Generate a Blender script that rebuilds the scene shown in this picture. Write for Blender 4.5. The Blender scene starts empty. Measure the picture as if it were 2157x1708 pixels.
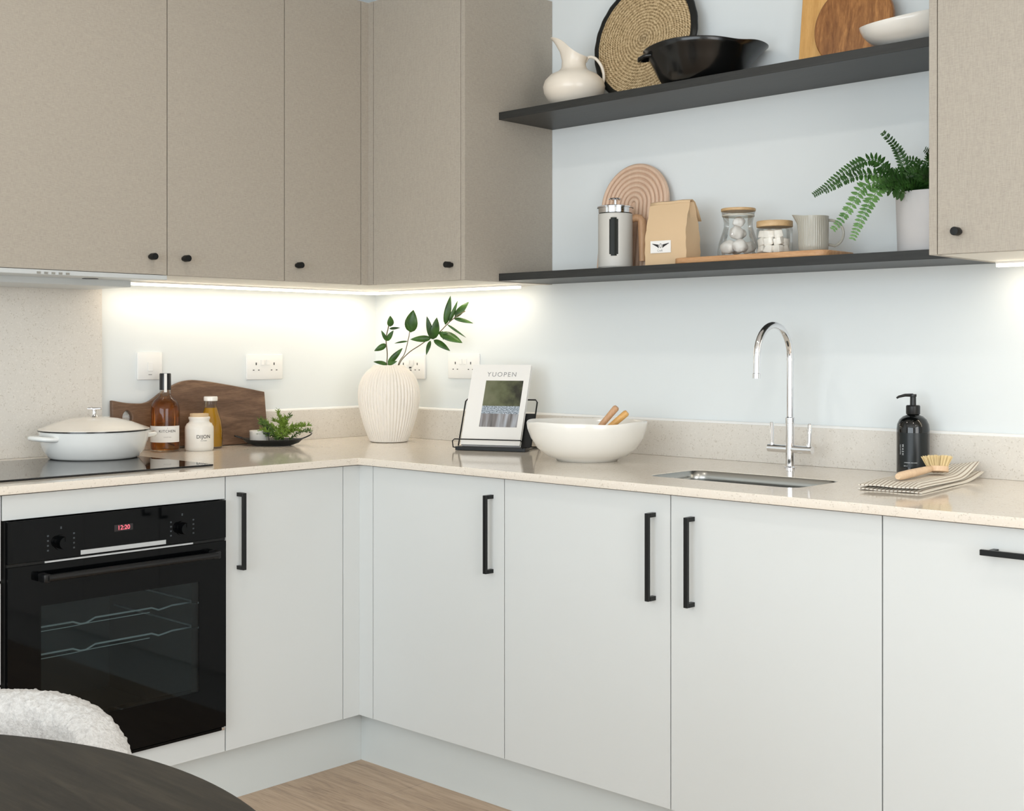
import bpy, bmesh, math, random
from mathutils import Vector, Matrix
C = bpy.context.scene.collection
scene = bpy.context.scene
PI = math.pi
rnd = random.Random(7)

# ---------------------------------------------------------------- camera, world, lights, exposure
cam_d = bpy.data.cameras.new('camera')
cam = bpy.data.objects.new('camera', cam_d)
C.objects.link(cam)
cam.location = (3.5786, -3.076, 1.223)
YAW = math.radians(46.8109)
cam.rotation_euler = (PI / 2, 0, math.atan2(math.cos(YAW), math.sin(YAW)))
cam_d.sensor_width = 36
cam_d.lens = 2676.0 / 2157 * 36
cam_d.shift_y = -(854 - 735.37) / 2157
cam_d.clip_start = 0.02
scene.camera = cam

scene.view_settings.view_transform = 'Standard'
scene.view_settings.look = 'None'
scene.view_settings.gamma = 1
scene.view_settings.exposure = 0.18
scene.view_settings.use_curve_mapping = False

world = bpy.data.worlds.new('world')
scene.world = world
world.use_nodes = True
wn = world.node_tree.nodes['Background']
wn.inputs[0].default_value = (0.80, 0.90, 1.0, 1)
wn.inputs[1].default_value = 1.0


def area(name, loc, target, sx, sy, power, col):
    d = bpy.data.lights.new(name, 'AREA')
    d.shape = 'RECTANGLE'
    d.size, d.size_y = sx, sy
    d.energy = power
    d.color = col
    o = bpy.data.objects.new(name, d)
    C.objects.link(o)
    o.location = loc
    o.rotation_euler = (Vector(target) - Vector(loc)).to_track_quat('-Z', 'Z').to_euler()
    return o


area('daylight_front_window', (3.0, -5.66, 1.45), (3.0, 0, 1.45), 3.8, 2.1, 110, (0.87, 0.95, 1.0))
area('daylight_side_window', (5.66, -2.9, 1.45), (0, -2.9, 1.45), 3.4, 2.1, 104, (1.0, 0.98, 0.945))
WARM = (1.0, 0.86, 0.68)


def down(name, x, y, z, sx, sy, power, col):
    o = area(name, (x, y, z), (x, y, 0), sx, sy, power, col)
    o.rotation_euler = (0, 0, 0)
    return o


down('led_light_left', 0.080, -0.59, 1.4165, 0.014, 1.0, 0.80, WARM)
down('led_light_corner', 0.435, -0.080, 1.4165, 0.68, 0.014, 0.56, WARM)
down('led_light_right', 2.95, -0.080, 1.4165, 1.18, 0.014, 0.85, WARM)
for x_, y_ in ((1.3, -1.5), (2.9, -1.5), (1.3, -3.4), (2.9, -3.4), (4.5, -2.4)):
    down('added_downlight_lamp', x_, y_, 2.56, 0.09, 0.09, 3.0, (1.0, 0.93, 0.84))  # added ceiling lamps for extra light, out of view


# ---------------------------------------------------------------- helpers
def lin(c):
    return tuple((v / 12.92 if v <= 0.04045 else ((v + 0.055) / 1.055) ** 2.4) for v in [x / 255 for x in c])


def mat(name, col, rough=0.5, metal=0.0, spec=0.5, trans=0.0, ior=1.45, coat=0.0, emit=None, estr=0.0):
    m = bpy.data.materials.new(name)
    m.use_nodes = True
    b = m.node_tree.nodes['Principled BSDF']
    c = lin(col)
    b.inputs['Base Color'].default_value = (*c, 1)
    b.inputs['Roughness'].default_value = rough
    b.inputs['Metallic'].default_value = metal
    b.inputs['Specular IOR Level'].default_value = spec
    b.inputs['Transmission Weight'].default_value = trans
    b.inputs['IOR'].default_value = ior
    b.inputs['Coat Weight'].default_value = coat
    b.inputs['Coat Roughness'].default_value = 0.05
    if emit:
        b.inputs['Emission Color'].default_value = (*emit, 1)
        b.inputs['Emission Strength'].default_value = estr
    return m


def nodes(m):
    nt = m.node_tree
    return nt, nt.nodes, nt.links, nt.nodes['Principled BSDF']


def texco(nt, scale=(1, 1, 1), rot=(0, 0, 0), loc=(0, 0, 0)):
    tc = nt.nodes.new('ShaderNodeTexCoord')
    mp = nt.nodes.new('ShaderNodeMapping')
    mp.inputs['Scale'].default_value = scale
    mp.inputs['Rotation'].default_value = rot
    mp.inputs['Location'].default_value = loc
    nt.links.new(tc.outputs['Object'], mp.inputs['Vector'])
    return mp.outputs['Vector']


def noise(nt, vec, scale, detail=3, rough=0.5, dist=0.0):
    n = nt.nodes.new('ShaderNodeTexNoise')
    n.inputs['Scale'].default_value = scale
    n.inputs['Detail'].default_value = detail
    n.inputs['Roughness'].default_value = rough
    n.inputs['Distortion'].default_value = dist
    nt.links.new(vec, n.inputs['Vector'])
    return n.outputs['Fac']


def ramp(nt, fac, stops):
    r = nt.nodes.new('ShaderNodeValToRGB')
    el = r.color_ramp.elements
    while len(el) < len(stops):
        el.new(0.5)
    for e, (p, c) in zip(el, stops):
        e.position = p
        e.color = (*lin(c), 1) if max(c) > 1 or c == (0, 0, 0) else (*c, 1)
    nt.links.new(fac, r.inputs['Fac'])
    return r.outputs['Color']


def mix(nt, fac, a, b):
    n = nt.nodes.new('ShaderNodeMix')
    n.data_type = 'RGBA'
    for s, v in ((n.inputs[0], fac), (n.inputs[6], a), (n.inputs[7], b)):
        if hasattr(v, 'type'):
            nt.links.new(v, s)
        elif isinstance(v, (int, float)):
            s.default_value = v
        else:
            s.default_value = (*lin(v), 1)
    return n.outputs[2]


def bump(nt, h, strength, dist=0.001, bsdf=None):
    b = nt.nodes.new('ShaderNodeBump')
    b.inputs['Strength'].default_value = strength
    b.inputs['Distance'].default_value = dist
    nt.links.new(h, b.inputs['Height'])
    nt.links.new(b.outputs['Normal'], (bsdf or nt.nodes['Principled BSDF']).inputs['Normal'])


def math_n(nt, op, a, b=0.0):
    n = nt.nodes.new('ShaderNodeMath')
    n.operation = op
    for s, v in ((n.inputs[0], a), (n.inputs[1], b)):
        if hasattr(v, 'type'):
            nt.links.new(v, s)
        else:
            s.default_value = v
    return n.outputs[0]


def sep(nt, vec):
    s = nt.nodes.new('ShaderNodeSeparateXYZ')
    nt.links.new(vec, s.inputs[0])
    return s.outputs


# ---- materials
def m_wood(name, dark, light, scale, stretch, rough=0.45, rings=2.0, fine=1.0):
    m = mat(name, light, rough)
    nt, N, L, B = nodes(m)
    v = texco(nt, stretch)
    a = noise(nt, v, scale, 6, 0.6, rings)
    b = noise(nt, v, scale * 9, 4, 0.65, 0.4)
    f = math_n(nt, 'ADD', math_n(nt, 'MULTIPLY', a, 0.65), math_n(nt, 'MULTIPLY', b, 0.35 * fine))
    col = ramp(nt, f, [(0.32, dark), (0.5, tuple((x + y) // 2 for x, y in zip(dark, light))), (0.66, light)])
    L.new(col, B.inputs['Base Color'])
    bump(nt, b, 0.25, 0.0006)
    return m


def m_stone(name, base, rough, speck=True):
    m = mat(name, base, rough, spec=0.6)
    nt, N, L, B = nodes(m)
    v = texco(nt)
    vo = N.new('ShaderNodeTexVoronoi')
    vo.inputs['Scale'].default_value = 330
    L.new(v, vo.inputs['Vector'])
    s = ramp(nt, vo.outputs['Color'], [(0.0, (1.0, 1.0, 1.0)), (1.0, (0.0, 0.0, 0.0))])
    bw = N.new('ShaderNodeRGBToBW')
    L.new(vo.outputs['Color'], bw.inputs[0])
    n1 = noise(nt, v, 60, 4, 0.7)
    n2 = noise(nt, v, 7, 3, 0.6)
    c1 = mix(nt, math_n(nt, 'MULTIPLY', n2, 0.5), tuple(int(x * 0.97) for x in base), tuple(min(255, int(x * 1.03)) for x in base))
    lo = math_n(nt, 'LESS_THAN', bw.outputs[0], 0.22)
    lo = math_n(nt, 'MULTIPLY', lo, math_n(nt, 'GREATER_THAN', n1, 0.5))
    hi = math_n(nt, 'GREATER_THAN', bw.outputs[0], 0.78)
    c2 = mix(nt, math_n(nt, 'MULTIPLY', lo, 0.30), c1, (158, 146, 128))
    c3 = mix(nt, math_n(nt, 'MULTIPLY', hi, 0.22), c2, (242, 238, 230))
    L.new(c3, B.inputs['Base Color'])
    return m


def m_linen(name, base):
    m = mat(name, base, 0.5, spec=0.35)
    nt, N, L, B = nodes(m)
    a = noise(nt, texco(nt, (90, 90, 1300)), 1.0, 2)
    b = noise(nt, texco(nt, (1300, 1300, 60)), 1.0, 2)
    c = noise(nt, texco(nt), 2.2, 2)
    f = math_n(nt, 'ADD', math_n(nt, 'MULTIPLY', a, 0.5), math_n(nt, 'MULTIPLY', b, 0.5))
    col = ramp(nt, f, [(0.3, tuple(int(x * 0.90) for x in base)), (0.5, base), (0.7, tuple(min(255, int(x * 1.07)) for x in base))])
    L.new(col, B.inputs['Base Color'])
    bump(nt, f, 0.12, 0.0005)
    return m


def m_floor():
    m = mat('oak_floor_boards', (168, 150, 130), 0.42)
    nt, N, L, B = nodes(m)
    tc = N.new('ShaderNodeTexCoord')
    br = N.new('ShaderNodeTexBrick')
    br.inputs['Scale'].default_value = 1.0
    br.inputs['Brick Width'].default_value = 1.5
    br.inputs['Row Height'].default_value = 0.19
    br.inputs['Mortar Size'].default_value = 0.0012
    br.inputs['Mortar Smooth'].default_value = 0.4
    br.inputs['Bias'].default_value = 0.0
    br.offset = 0.37
    br.inputs['Color1'].default_value = (*lin((176, 160, 142)), 1)
    br.inputs['Color2'].default_value = (*lin((160, 143, 126)), 1)
    br.inputs['Mortar'].default_value = (*lin((96, 84, 72)), 1)
    L.new(tc.outputs['Object'], br.inputs['Vector'])
    v = texco(nt, (1.2, 11, 1))
    g = noise(nt, v, 3.0, 6, 0.62, 1.2)
    g2 = noise(nt, texco(nt, (4, 90, 1)), 3.0, 3, 0.6)
    gg = math_n(nt, 'ADD', math_n(nt, 'MULTIPLY', g, 0.6), math_n(nt, 'MULTIPLY', g2, 0.4))
    col = ramp(nt, gg, [(0.33, (138, 122, 106)), (0.5, (176, 159, 140)), (0.68, (196, 181, 164))])
    mm = N.new('ShaderNodeMix')
    mm.data_type = 'RGBA'
    mm.blend_type = 'MULTIPLY'
    mm.inputs[0].default_value = 1.0
    L.new(col, mm.inputs[6])
    sc = N.new('ShaderNodeMix')
    sc.data_type = 'RGBA'
    sc.blend_type = 'MIX'
    sc.inputs[0].default_value = 0.45
    sc.inputs[6].default_value = (1, 1, 1, 1)
    bb = N.new('ShaderNodeVectorMath')
    bb.operation = 'SCALE'
    bb.inputs['Scale'].default_value = 2.9
    L.new(br.outputs['Color'], bb.inputs[0])
    L.new(bb.outputs[0], sc.inputs[7])
    L.new(sc.outputs[2], mm.inputs[7])
    L.new(mm.outputs[2], B.inputs['Base Color'])
    bump(nt, gg, 0.15, 0.0006)
    return m


def m_thin_glass(name, tint=(1, 1, 1), refl=1.0, rough=0.02):
    m = bpy.data.materials.new(name)
    m.use_nodes = True
    nt = m.node_tree
    for n in list(nt.nodes):
        nt.nodes.remove(n)
    out = nt.nodes.new('ShaderNodeOutputMaterial')
    tr = nt.nodes.new('ShaderNodeBsdfTransparent')
    tr.inputs[0].default_value = (*tint, 1)
    gl = nt.nodes.new('ShaderNodeBsdfGlossy')
    gl.inputs['Roughness'].default_value = rough
    fr = nt.nodes.new('ShaderNodeFresnel')
    fr.inputs[0].default_value = 1.5
    mx = nt.nodes.new('ShaderNodeMixShader')
    mu = nt.nodes.new('ShaderNodeMath')
    mu.operation = 'MULTIPLY'
    mu.inputs[1].default_value = refl
    nt.links.new(fr.outputs[0], mu.inputs[0])
    nt.links.new(mu.outputs[0], mx.inputs[0])
    nt.links.new(tr.outputs[0], mx.inputs[1])
    nt.links.new(gl.outputs[0], mx.inputs[2])
    nt.links.new(mx.outputs[0], out.inputs[0])
    return m


def m_paint(name, col, rough=0.6, spec=0.3):
    m = mat(name, col, rough, spec=spec)
    nt, N, L, B = nodes(m)
    bump(nt, noise(nt, texco(nt), 260, 3, 0.6), 0.05, 0.0005)
    return m


M = {}
M['wall'] = m_paint('pale_grey_blue_wall_paint', (225, 230, 231))
M['ceiling'] = m_paint('white_ceiling_paint', (240, 240, 238))
M['room'] = m_paint('off_white_room_paint', (226, 225, 221))
M['floor'] = m_floor()
M['linen'] = m_linen('taupe_linen_laminate', (169, 161, 149))
M['base'] = m_paint('pale_grey_satin_door', (210, 213, 212), 0.36, 0.4)
M['plinth'] = m_paint('pale_grey_plinth', (206, 211, 210), 0.4, 0.4)
M['stone'] = m_stone('beige_quartz_polished', (230, 221, 208), 0.09)
M['stone2'] = m_stone('beige_quartz_upright', (221, 216, 208), 0.25)
M['carcass'] = m_paint('white_carcass_board', (232, 228, 219), 0.5)
M['black'] = mat('black_satin_metal', (22, 23, 23), 0.38, 0.3)
M['shelf'] = m_wood('black_stained_shelf', (34, 35, 35), (48, 49, 48), 3, (1, 14, 14), 0.42)
M['chrome'] = mat('polished_chrome', (232, 232, 234), 0.05, 1.0)
M['steel'] = mat('brushed_stainless_steel', (176, 176, 172), 0.27, 1.0)
M['steel_dull'] = mat('satin_silver_strip', (205, 208, 210), 0.35, 0.7)
M['silver'] = mat('silver_painted_hood', (205, 209, 210), 0.35, 0.35)
M['oven'] = mat('black_oven_glass', (5, 6, 7), 0.035, 0.0, 0.22)
M['hob'] = mat('black_ceramic_hob_glass', (6, 6, 7), 0.03, 0.0, 0.6)
M['cavity'] = mat('dark_enamel_cavity', (52, 60, 62), 0.5)
M['rackwire'] = mat('pale_rack_wire', (215, 222, 222), 0.3, 0.2)
M['oven_window'] = m_thin_glass('tinted_oven_window', (0.66, 0.72, 0.73), 0.55)
M['white_plastic'] = mat('white_plastic_plate', (236, 236, 234), 0.3)
M['hole'] = mat('dark_socket_slot', (70, 70, 68), 0.6)
M['print'] = mat('black_print', (30, 30, 32), 0.6)
M['print_grey'] = mat('grey_print', (150, 150, 150), 0.6)
M['print_white'] = mat('white_print', (215, 218, 220), 0.6)
M['enamel'] = mat('white_enamel', (232, 233, 230), 0.14, coat=0.5)
M['enamel_lid'] = mat('cream_enamel', (232, 224, 212), 0.2, coat=0.3)
M['ceramic'] = mat('white_glazed_ceramic', (236, 233, 226), 0.16, coat=0.4)
M['jug'] = mat('ivory_glazed_ceramic', (230, 221, 207), 0.3, coat=0.2)
M['stoneware'] = mat('cream_stoneware', (232, 228, 220), 0.3)
M['cork'] = mat('pale_cork', (205, 178, 142), 0.8)
M['glass'] = m_thin_glass('clear_thin_glass', (0.96, 0.975, 0.97), 0.6)
M['whisky'] = m_thin_glass('amber_spirit', (0.96, 0.66, 0.33), 0.35)
M['oil'] = mat('golden_oil', (214, 160, 30), 0.08, trans=0.35, ior=1.4)
M['paper'] = mat('white_label_paper', (236, 234, 230), 0.6)
M['blackcap'] = mat('black_bottle_seal', (20, 20, 22), 0.3)
M['walnut'] = m_wood('dark_walnut_board', (80, 58, 44), (134, 106, 84), 4, (1.1, 8, 9), 0.45, 0.9)
M['blackceramic'] = mat('black_glazed_ceramic', (10, 11, 11), 0.22, coat=0.15)
M['blackdish'] = mat('black_enamel_dish', (16, 18, 17), 0.3)
M['stem'] = mat('brown_twig', (110, 98, 74), 0.7)
M['herb'] = mat('green_herb_needles', (112, 138, 50), 0.55)
M['herb2'] = mat('dark_herb_needles', (74, 102, 42), 0.55)
M['herbdark'] = mat('purple_black_leaf', (44, 46, 52), 0.5)
M['vase'] = mat('ribbed_ivory_stoneware', (234, 228, 219), 0.6)
M['wood_light'] = m_wood('light_bamboo_wood', (198, 146, 80), (230, 182, 114), 5, (9, 0.8, 9), 0.4, 0.4)
M['wood_round'] = m_wood('chestnut_round_board', (104, 60, 28), (206, 146, 86), 4, (4, 0.8, 4), 0.35, 2.2)
M['wood_tan'] = m_wood('tan_beech_wood', (186, 142, 104), (214, 172, 134), 6, (6, 6, 1), 0.45, 0.8)
M['wood_tray'] = m_wood('warm_oak_serving_board', (170, 124, 84), (214, 170, 126), 6, (1, 9, 9), 0.45, 1.0)
M['bamboo'] = m_wood('bamboo_lid', (176, 142, 98), (208, 178, 136), 6, (1, 9, 9), 0.45, 0.5)
M['kraft'] = mat('brown_kraft_paper', (210, 182, 146), 0.7)
M['arch'] = m_wood('blush_beech_arch', (208, 176, 152), (222, 194, 170), 5, (6, 1, 6), 0.55, 0.3)
M['presspot'] = mat('pale_grey_metal_sleeve', (198, 196, 190), 0.4)
M['dark_glass'] = mat('dark_coffee_glass', (30, 33, 28), 0.25)
M['dark_glass'].node_tree.nodes['Principled BSDF'].inputs['Specular IOR Level'].default_value = 0.15
M['pebble'] = mat('pale_grey_pebble', (226, 221, 216), 0.5)
M['cube'] = mat('off_white_cube', (246, 240, 232), 0.7)
M['mug'] = mat('smoky_beige_glass', (205, 202, 190), 0.12, trans=0.35, ior=1.4)
M['pot'] = mat('pale_concrete_pot', (206, 204, 204), 0.75)
M['soil'] = mat('dark_soil', (40, 32, 26), 0.9)
M['soapglass'] = mat('black_glass_bottle', (5, 7, 7), 0.06, coat=0.3)
M['soaplabel'] = mat('dark_slate_label', (20, 26, 28), 0.3)
M['blackplastic'] = mat('black_plastic_pump', (17, 18, 19), 0.35)
M['bristle'] = mat('straw_bristle', (236, 214, 164), 0.7)
M['wood_pale'] = m_wood('pale_beech_handle', (206, 172, 138), (230, 202, 170), 6, (6, 6, 1), 0.5, 0.5)
M['table'] = m_wood('blackened_oak_table', (20, 18, 14), (54, 49, 40), 2.2, (1.2, 14, 1), 0.55, 1.6)
M['table'].node_tree.nodes['Principled BSDF'].inputs['Specular IOR Level'].default_value = 0.3
M['tabledark'] = mat('dark_table_leg', (48, 45, 40), 0.5)
M['led'] = mat('warm_led_diffuser', (255, 244, 222), 0.5, emit=(1.0, 0.88, 0.72), estr=5.0)
M['display'] = mat('red_led_digits', (255, 60, 80), 0.5, emit=(1.0, 0.22, 0.28), estr=0.9)
M['dial'] = mat('faint_dial_print', (58, 64, 68), 0.6)
M['display_bg'] = mat('display_window', (40, 34, 36), 0.2)
M['added_spotlamp'] = mat('added_downlight_diffuser', (255, 250, 240), 0.5, emit=(1, 0.93, 0.84), estr=4)  # glowing lens of the added ceiling lamps


def leafmat(name, a, b):
    m = mat(name, a, 0.32, spec=0.45)
    nt, N, L, B = nodes(m)
    f = noise(nt, texco(nt), 26, 3)
    L.new(ramp(nt, f, [(0.3, a), (0.7, b)]), B.inputs['Base Color'])
    B.inputs['Subsurface Weight'].default_value = 0.0
    return m


M['leaf'] = leafmat('deep_green_leaf', (36, 62, 28), (70, 112, 40))
M['fern'] = leafmat('fern_green', (28, 56, 22), (56, 96, 40))
M['fern_bright'] = leafmat('bright_fern_green', (62, 102, 50), (92, 132, 70))

# boucle
m = mat('white_boucle_fabric', (226, 223, 220), 0.95, spec=0.1)
nt, N, L, B = nodes(m)
nz = noise(nt, texco(nt), 160, 4, 0.7)
L.new(ramp(nt, nz, [(0.3, (180, 177, 174)), (0.6, (206, 204, 201))]), B.inputs['Base Color'])
bump(nt, nz, 0.9, 0.004)
M['boucle'] = m

# woven seagrass mat: concentric coils
m = mat('woven_seagrass', (190, 164, 120), 0.85)
nt, N, L, B = nodes(m)
v = texco(nt)
s = sep(nt, v)
r2 = math_n(nt, 'SQRT', math_n(nt, 'ADD', math_n(nt, 'POWER', s[0], 2.0), math_n(nt, 'POWER', s[1], 2.0)))
ang = math_n(nt, 'ARCTAN2', s[1], s[0])
coil = math_n(nt, 'SINE', math_n(nt, 'MULTIPLY', math_n(nt, 'ADD', r2, math_n(nt, 'MULTIPLY', ang, 0.0015)), 2 * PI / 0.0095))
tw = math_n(nt, 'SINE', math_n(nt, 'ADD', math_n(nt, 'MULTIPLY', ang, 110.0), math_n(nt, 'MULTIPLY', r2, 700.0)))
nn = noise(nt, v, 150, 4, 0.7)
h = math_n(nt, 'ADD', math_n(nt, 'MULTIPLY', coil, 0.10), math_n(nt, 'ADD', math_n(nt, 'MULTIPLY', tw, 0.09), nn))
L.new(ramp(nt, h, [(0.28, (104, 84, 54)), (0.5, (178, 152, 112)), (0.72, (216, 194, 156))]), B.inputs['Base Color'])
bump(nt, h, 0.8, 0.002)
M['seagrass'] = m

# striped tea towel
m = mat('striped_linen_towel', (226, 220, 208), 0.9, spec=0.1)
nt, N, L, B = nodes(m)
s = sep(nt, texco(nt))
st = math_n(nt, 'SINE', math_n(nt, 'MULTIPLY', s[0], 2 * PI / 0.0094))
L.new(ramp(nt, math_n(nt, 'ADD', math_n(nt, 'MULTIPLY', st, 0.5), 0.5), [(0.0, (150, 136, 122)), (0.12, (172, 160, 146)), (0.30, (222, 216, 204)), (1.0, (226, 220, 209))]), B.inputs['Base Color'])
bump(nt, noise(nt, texco(nt), 500, 2), 0.3, 0.0008)
M['towel'] = m
M['towel_edge'] = mat('plain_towel_underside', (226, 224, 210), 0.9)

# book cover photograph (a printed picture): dark olive room, laid table below
m = mat('printed_cover_photo', (90, 92, 70), 0.3)
nt, N, L, B = nodes(m)
v = texco(nt)
s = sep(nt, v)            # object x: width, y: height, origin at picture centre
n1 = noise(nt, v, 30, 3)
n2 = noise(nt, texco(nt, (60, 6, 1)), 1.0, 3)
n3 = noise(nt, texco(nt, (220, 320, 1)), 1.0, 5, 0.8)
top = ramp(nt, math_n(nt, 'ADD', math_n(nt, 'MULTIPLY', n1, 0.6), math_n(nt, 'MULTIPLY', s[0], -3.0)), [(0.1, (44, 44, 36)), (0.3, (92, 96, 70)), (0.5, (112, 114, 90))])
cloth = ramp(nt, n2, [(0.3, (86, 84, 84)), (0.5, (134, 130, 130)), (0.7, (178, 182, 190))])
items = ramp(nt, n3, [(0.38, (40, 46, 44)), (0.5, (150, 162, 174)), (0.62, (214, 222, 232))])
c1 = mix(nt, math_n(nt, 'LESS_THAN', s[1], -0.008), top, items)
c2 = mix(nt, math_n(nt, 'LESS_THAN', s[1], -0.034), c1, cloth)
L.new(c2, B.inputs['Base Color'])
M['cover_photo'] = m


# ---- mesh builders
class MB:
    def __init__(s):
        s.bm = bmesh.new()

    def box(s, x0, x1, y0, y1, z0, z1, bev=0.0, mtx=None):
        r = bmesh.ops.create_cube(s.bm, size=1)
        vs = r['verts']
        for v in vs:
            v.co = Vector(((x0 + x1) / 2 + v.co.x * (x1 - x0), (y0 + y1) / 2 + v.co.y * (y1 - y0), (z0 + z1) / 2 + v.co.z * (z1 - z0)))
        if bev:
            es = list({e for v in vs for e in v.link_edges})
            r2 = bmesh.ops.bevel(s.bm, geom=es, offset=bev, segments=2, affect='EDGES', profile=0.5)
            vs = list({v for f in r2['faces'] for v in f.verts} | {v for v in vs if v.is_valid})
        if mtx:
            for v in vs:
                v.co = mtx @ v.co
        return s

    def tube(s, pts, r, n=12, cap=True, closed=False):
        pts = [Vector(p) for p in pts]
        rr = r if isinstance(r, (list, tuple)) else [r] * len(pts)
        k = len(pts)
        up = None
        rings = []
        for i, p in enumerate(pts):
            if closed:
                t = (pts[(i + 1) % k] - pts[i - 1]).normalized()
            else:
                t = (pts[min(i + 1, k - 1)] - pts[max(i - 1, 0)]).normalized()
            if up is None:
                a = Vector((0, 0, 1)) if abs(t.z) < 0.9 else Vector((1, 0, 0))
                up = (a - t * a.dot(t)).normalized()
            else:
                up = (up - t * up.dot(t)).normalized()
            sd = t.cross(up)
            rings.append([s.bm.verts.new(p + (up * math.cos(2 * PI * j / n) + sd * math.sin(2 * PI * j / n)) * rr[i]) for j in range(n)])
        m_ = k if closed else k - 1
        for i in range(m_):
            a, b = rings[i], rings[(i + 1) % k]
            for j in range(n):
                s.bm.faces.new((a[j], a[(j + 1) % n], b[(j + 1) % n], b[j]))
        if cap and not closed:
            s.bm.faces.new(rings[0][::-1])
            s.bm.faces.new(rings[-1])
        return s

    def cyl(s, p0, p1, r, n=24, r1=None):
        return s.tube([p0, p1], [r, r if r1 is None else r1], n)

    def lathe(s, prof, n=48, c=(0, 0, 0), fn=None, closed=False):
        rings = []
        for (r, z) in prof:
            if r < 1e-5:
                rings.append([s.bm.verts.new((c[0], c[1], c[2] + z))])
            else:
                ring = []
                for j in range(n):
                    a = 2 * PI * j / n
                    rr, zz, dx, dy = r, z, 0, 0
                    if fn:
                        rr, zz = fn(a, r, z)
                    ring.append(s.bm.verts.new((c[0] + rr * math.cos(a), c[1] + rr * math.sin(a), c[2] + zz)))
                rings.append(ring)
        for i in range(len(rings) - 1):
            a, b = rings[i], rings[i + 1]
            for j in range(n):
                q = (j + 1) % n
                if len(a) == 1 and len(b) == 1:
                    continue
                if len(a) == 1:
                    s.bm.faces.new((a[0], b[q], b[j]))
                elif len(b) == 1:
                    s.bm.faces.new((a[j], a[q], b[0]))
                else:
                    s.bm.faces.new((a[j], a[q], b[q], b[j]))
        return s

    def loft(s, rings, cap0=False, cap1=False, closed=True):
        R = [[s.bm.verts.new(p) for p in ring] for ring in rings]
        n = len(R[0])
        for i in range(len(R) - 1):
            for j in range(n if closed else n - 1):
                q = (j + 1) % n
                s.bm.faces.new((R[i][j], R[i][q], R[i + 1][q], R[i + 1][j]))
        if cap0:
            s.bm.faces.new(R[0][::-1])
        if cap1:
            s.bm.faces.new(R[-1])
        return s

    def face(s, pts):
        s.bm.faces.new([s.bm.verts.new(p) for p in pts])
        return s

    def mesh(s, me):
        s.bm.from_mesh(me)
        return s

    def leaf(s, a, b, w, nrm=Vector((0, 0, 1)), curl=0.12, seg=7, blunt=0.0):
        a, b = Vector(a), Vector(b)
        d = b - a
        l = d.length
        t = d / l
        sd = t.cross(nrm)
        if sd.length < 1e-3:
            sd = t.cross(Vector((1, 0, 0)))
        sd.normalize()
        nn = sd.cross(t).normalized()
        L_, Mi, R_ = [], [], []
        for i in range(seg + 1):
            u = i / seg
            ww = w / 2 * math.sin(PI * min(1, u ** (0.75 - blunt * 0.2))) ** (0.8 - blunt * 0.3) if 0 < u < 1 else 0.0003
            p = a + d * u + nn * (curl * l * (u - u * u) * 1.6)
            Mi.append(s.bm.verts.new(p))
            L_.append(s.bm.verts.new(p + sd * ww + nn * ww * 0.28))
            R_.append(s.bm.verts.new(p - sd * ww + nn * ww * 0.28))
        for i in range(seg):
            s.bm.faces.new((L_[i], L_[i + 1], Mi[i + 1], Mi[i]))
            s.bm.faces.new((Mi[i], Mi[i + 1], R_[i + 1], R_[i]))
        return s

    def build(s, name, m, parent=None, smooth=30, loc=None, rot=None, sub=0, bev=0, solid=0):
        bmesh.ops.recalc_face_normals(s.bm, faces=s.bm.faces)
        me = bpy.data.meshes.new(name)
        s.bm.to_mesh(me)
        s.bm.free()
        o = bpy.data.objects.new(name, me)
        C.objects.link(o)
        me.materials.append(M[m] if isinstance(m, str) else m)
        if smooth:
            me.shade_smooth()
            me.set_sharp_from_angle(angle=math.radians(smooth))
        if parent is not None:
            o.parent = parent
        if loc:
            o.location = loc
        if rot:
            o.rotation_euler = rot
        if solid:
            k = o.modifiers.new('solid', 'SOLIDIFY')
            k.thickness = solid
            k.offset = 0
        if bev:
            k = o.modifiers.new('bevel', 'BEVEL')
            k.width = bev
            k.segments = 2
            k.limit_method = 'ANGLE'
        if sub:
            k = o.modifiers.new('sub', 'SUBSURF')
            k.levels = sub
            k.render_levels = sub
        return o


def tag(o, label, cat, group=None, kind=None):
    o['label'] = label
    o['category'] = cat
    if group:
        o['group'] = group
    if kind:
        o['kind'] = kind
    return o


def thing(name, label, cat, loc=(0, 0, 0), rz=0, group=None, rot=None):
    o = bpy.data.objects.new(name, None)
    o.empty_display_size = 0.05
    C.objects.link(o)
    o.location = loc
    o.rotation_euler = rot if rot else (0, 0, rz)
    return tag(o, label, cat, group)


def struct(o):
    o['kind'] = 'structure'
    return o


def flat(outlines, thick, bev=0.0, seg=2):
    """mesh of a flat board (in its xy plane, thick along z, centred) from outlines; later outlines cut holes"""
    cu = bpy.data.curves.new('tmp', 'CURVE')
    cu.dimensions = '2D'
    cu.fill_mode = 'BOTH'
    for pts in outlines:
        sp = cu.splines.new('POLY')
        sp.points.add(len(pts) - 1)
        for p, q in zip(sp.points, pts):
            p.co = (q[0], q[1], 0, 1)
        sp.use_cyclic_u = True
    cu.extrude = thick / 2 - bev
    cu.bevel_depth = bev
    cu.bevel_resolution = seg
    cu.offset = -bev
    o = bpy.data.objects.new('tmp', cu)
    C.objects.link(o)
    bpy.context.view_layer.update()
    me = bpy.data.meshes.new_from_object(o.evaluated_get(bpy.context.evaluated_depsgraph_get()))
    bpy.data.objects.remove(o)
    bpy.data.curves.remove(cu)
    return me


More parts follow.
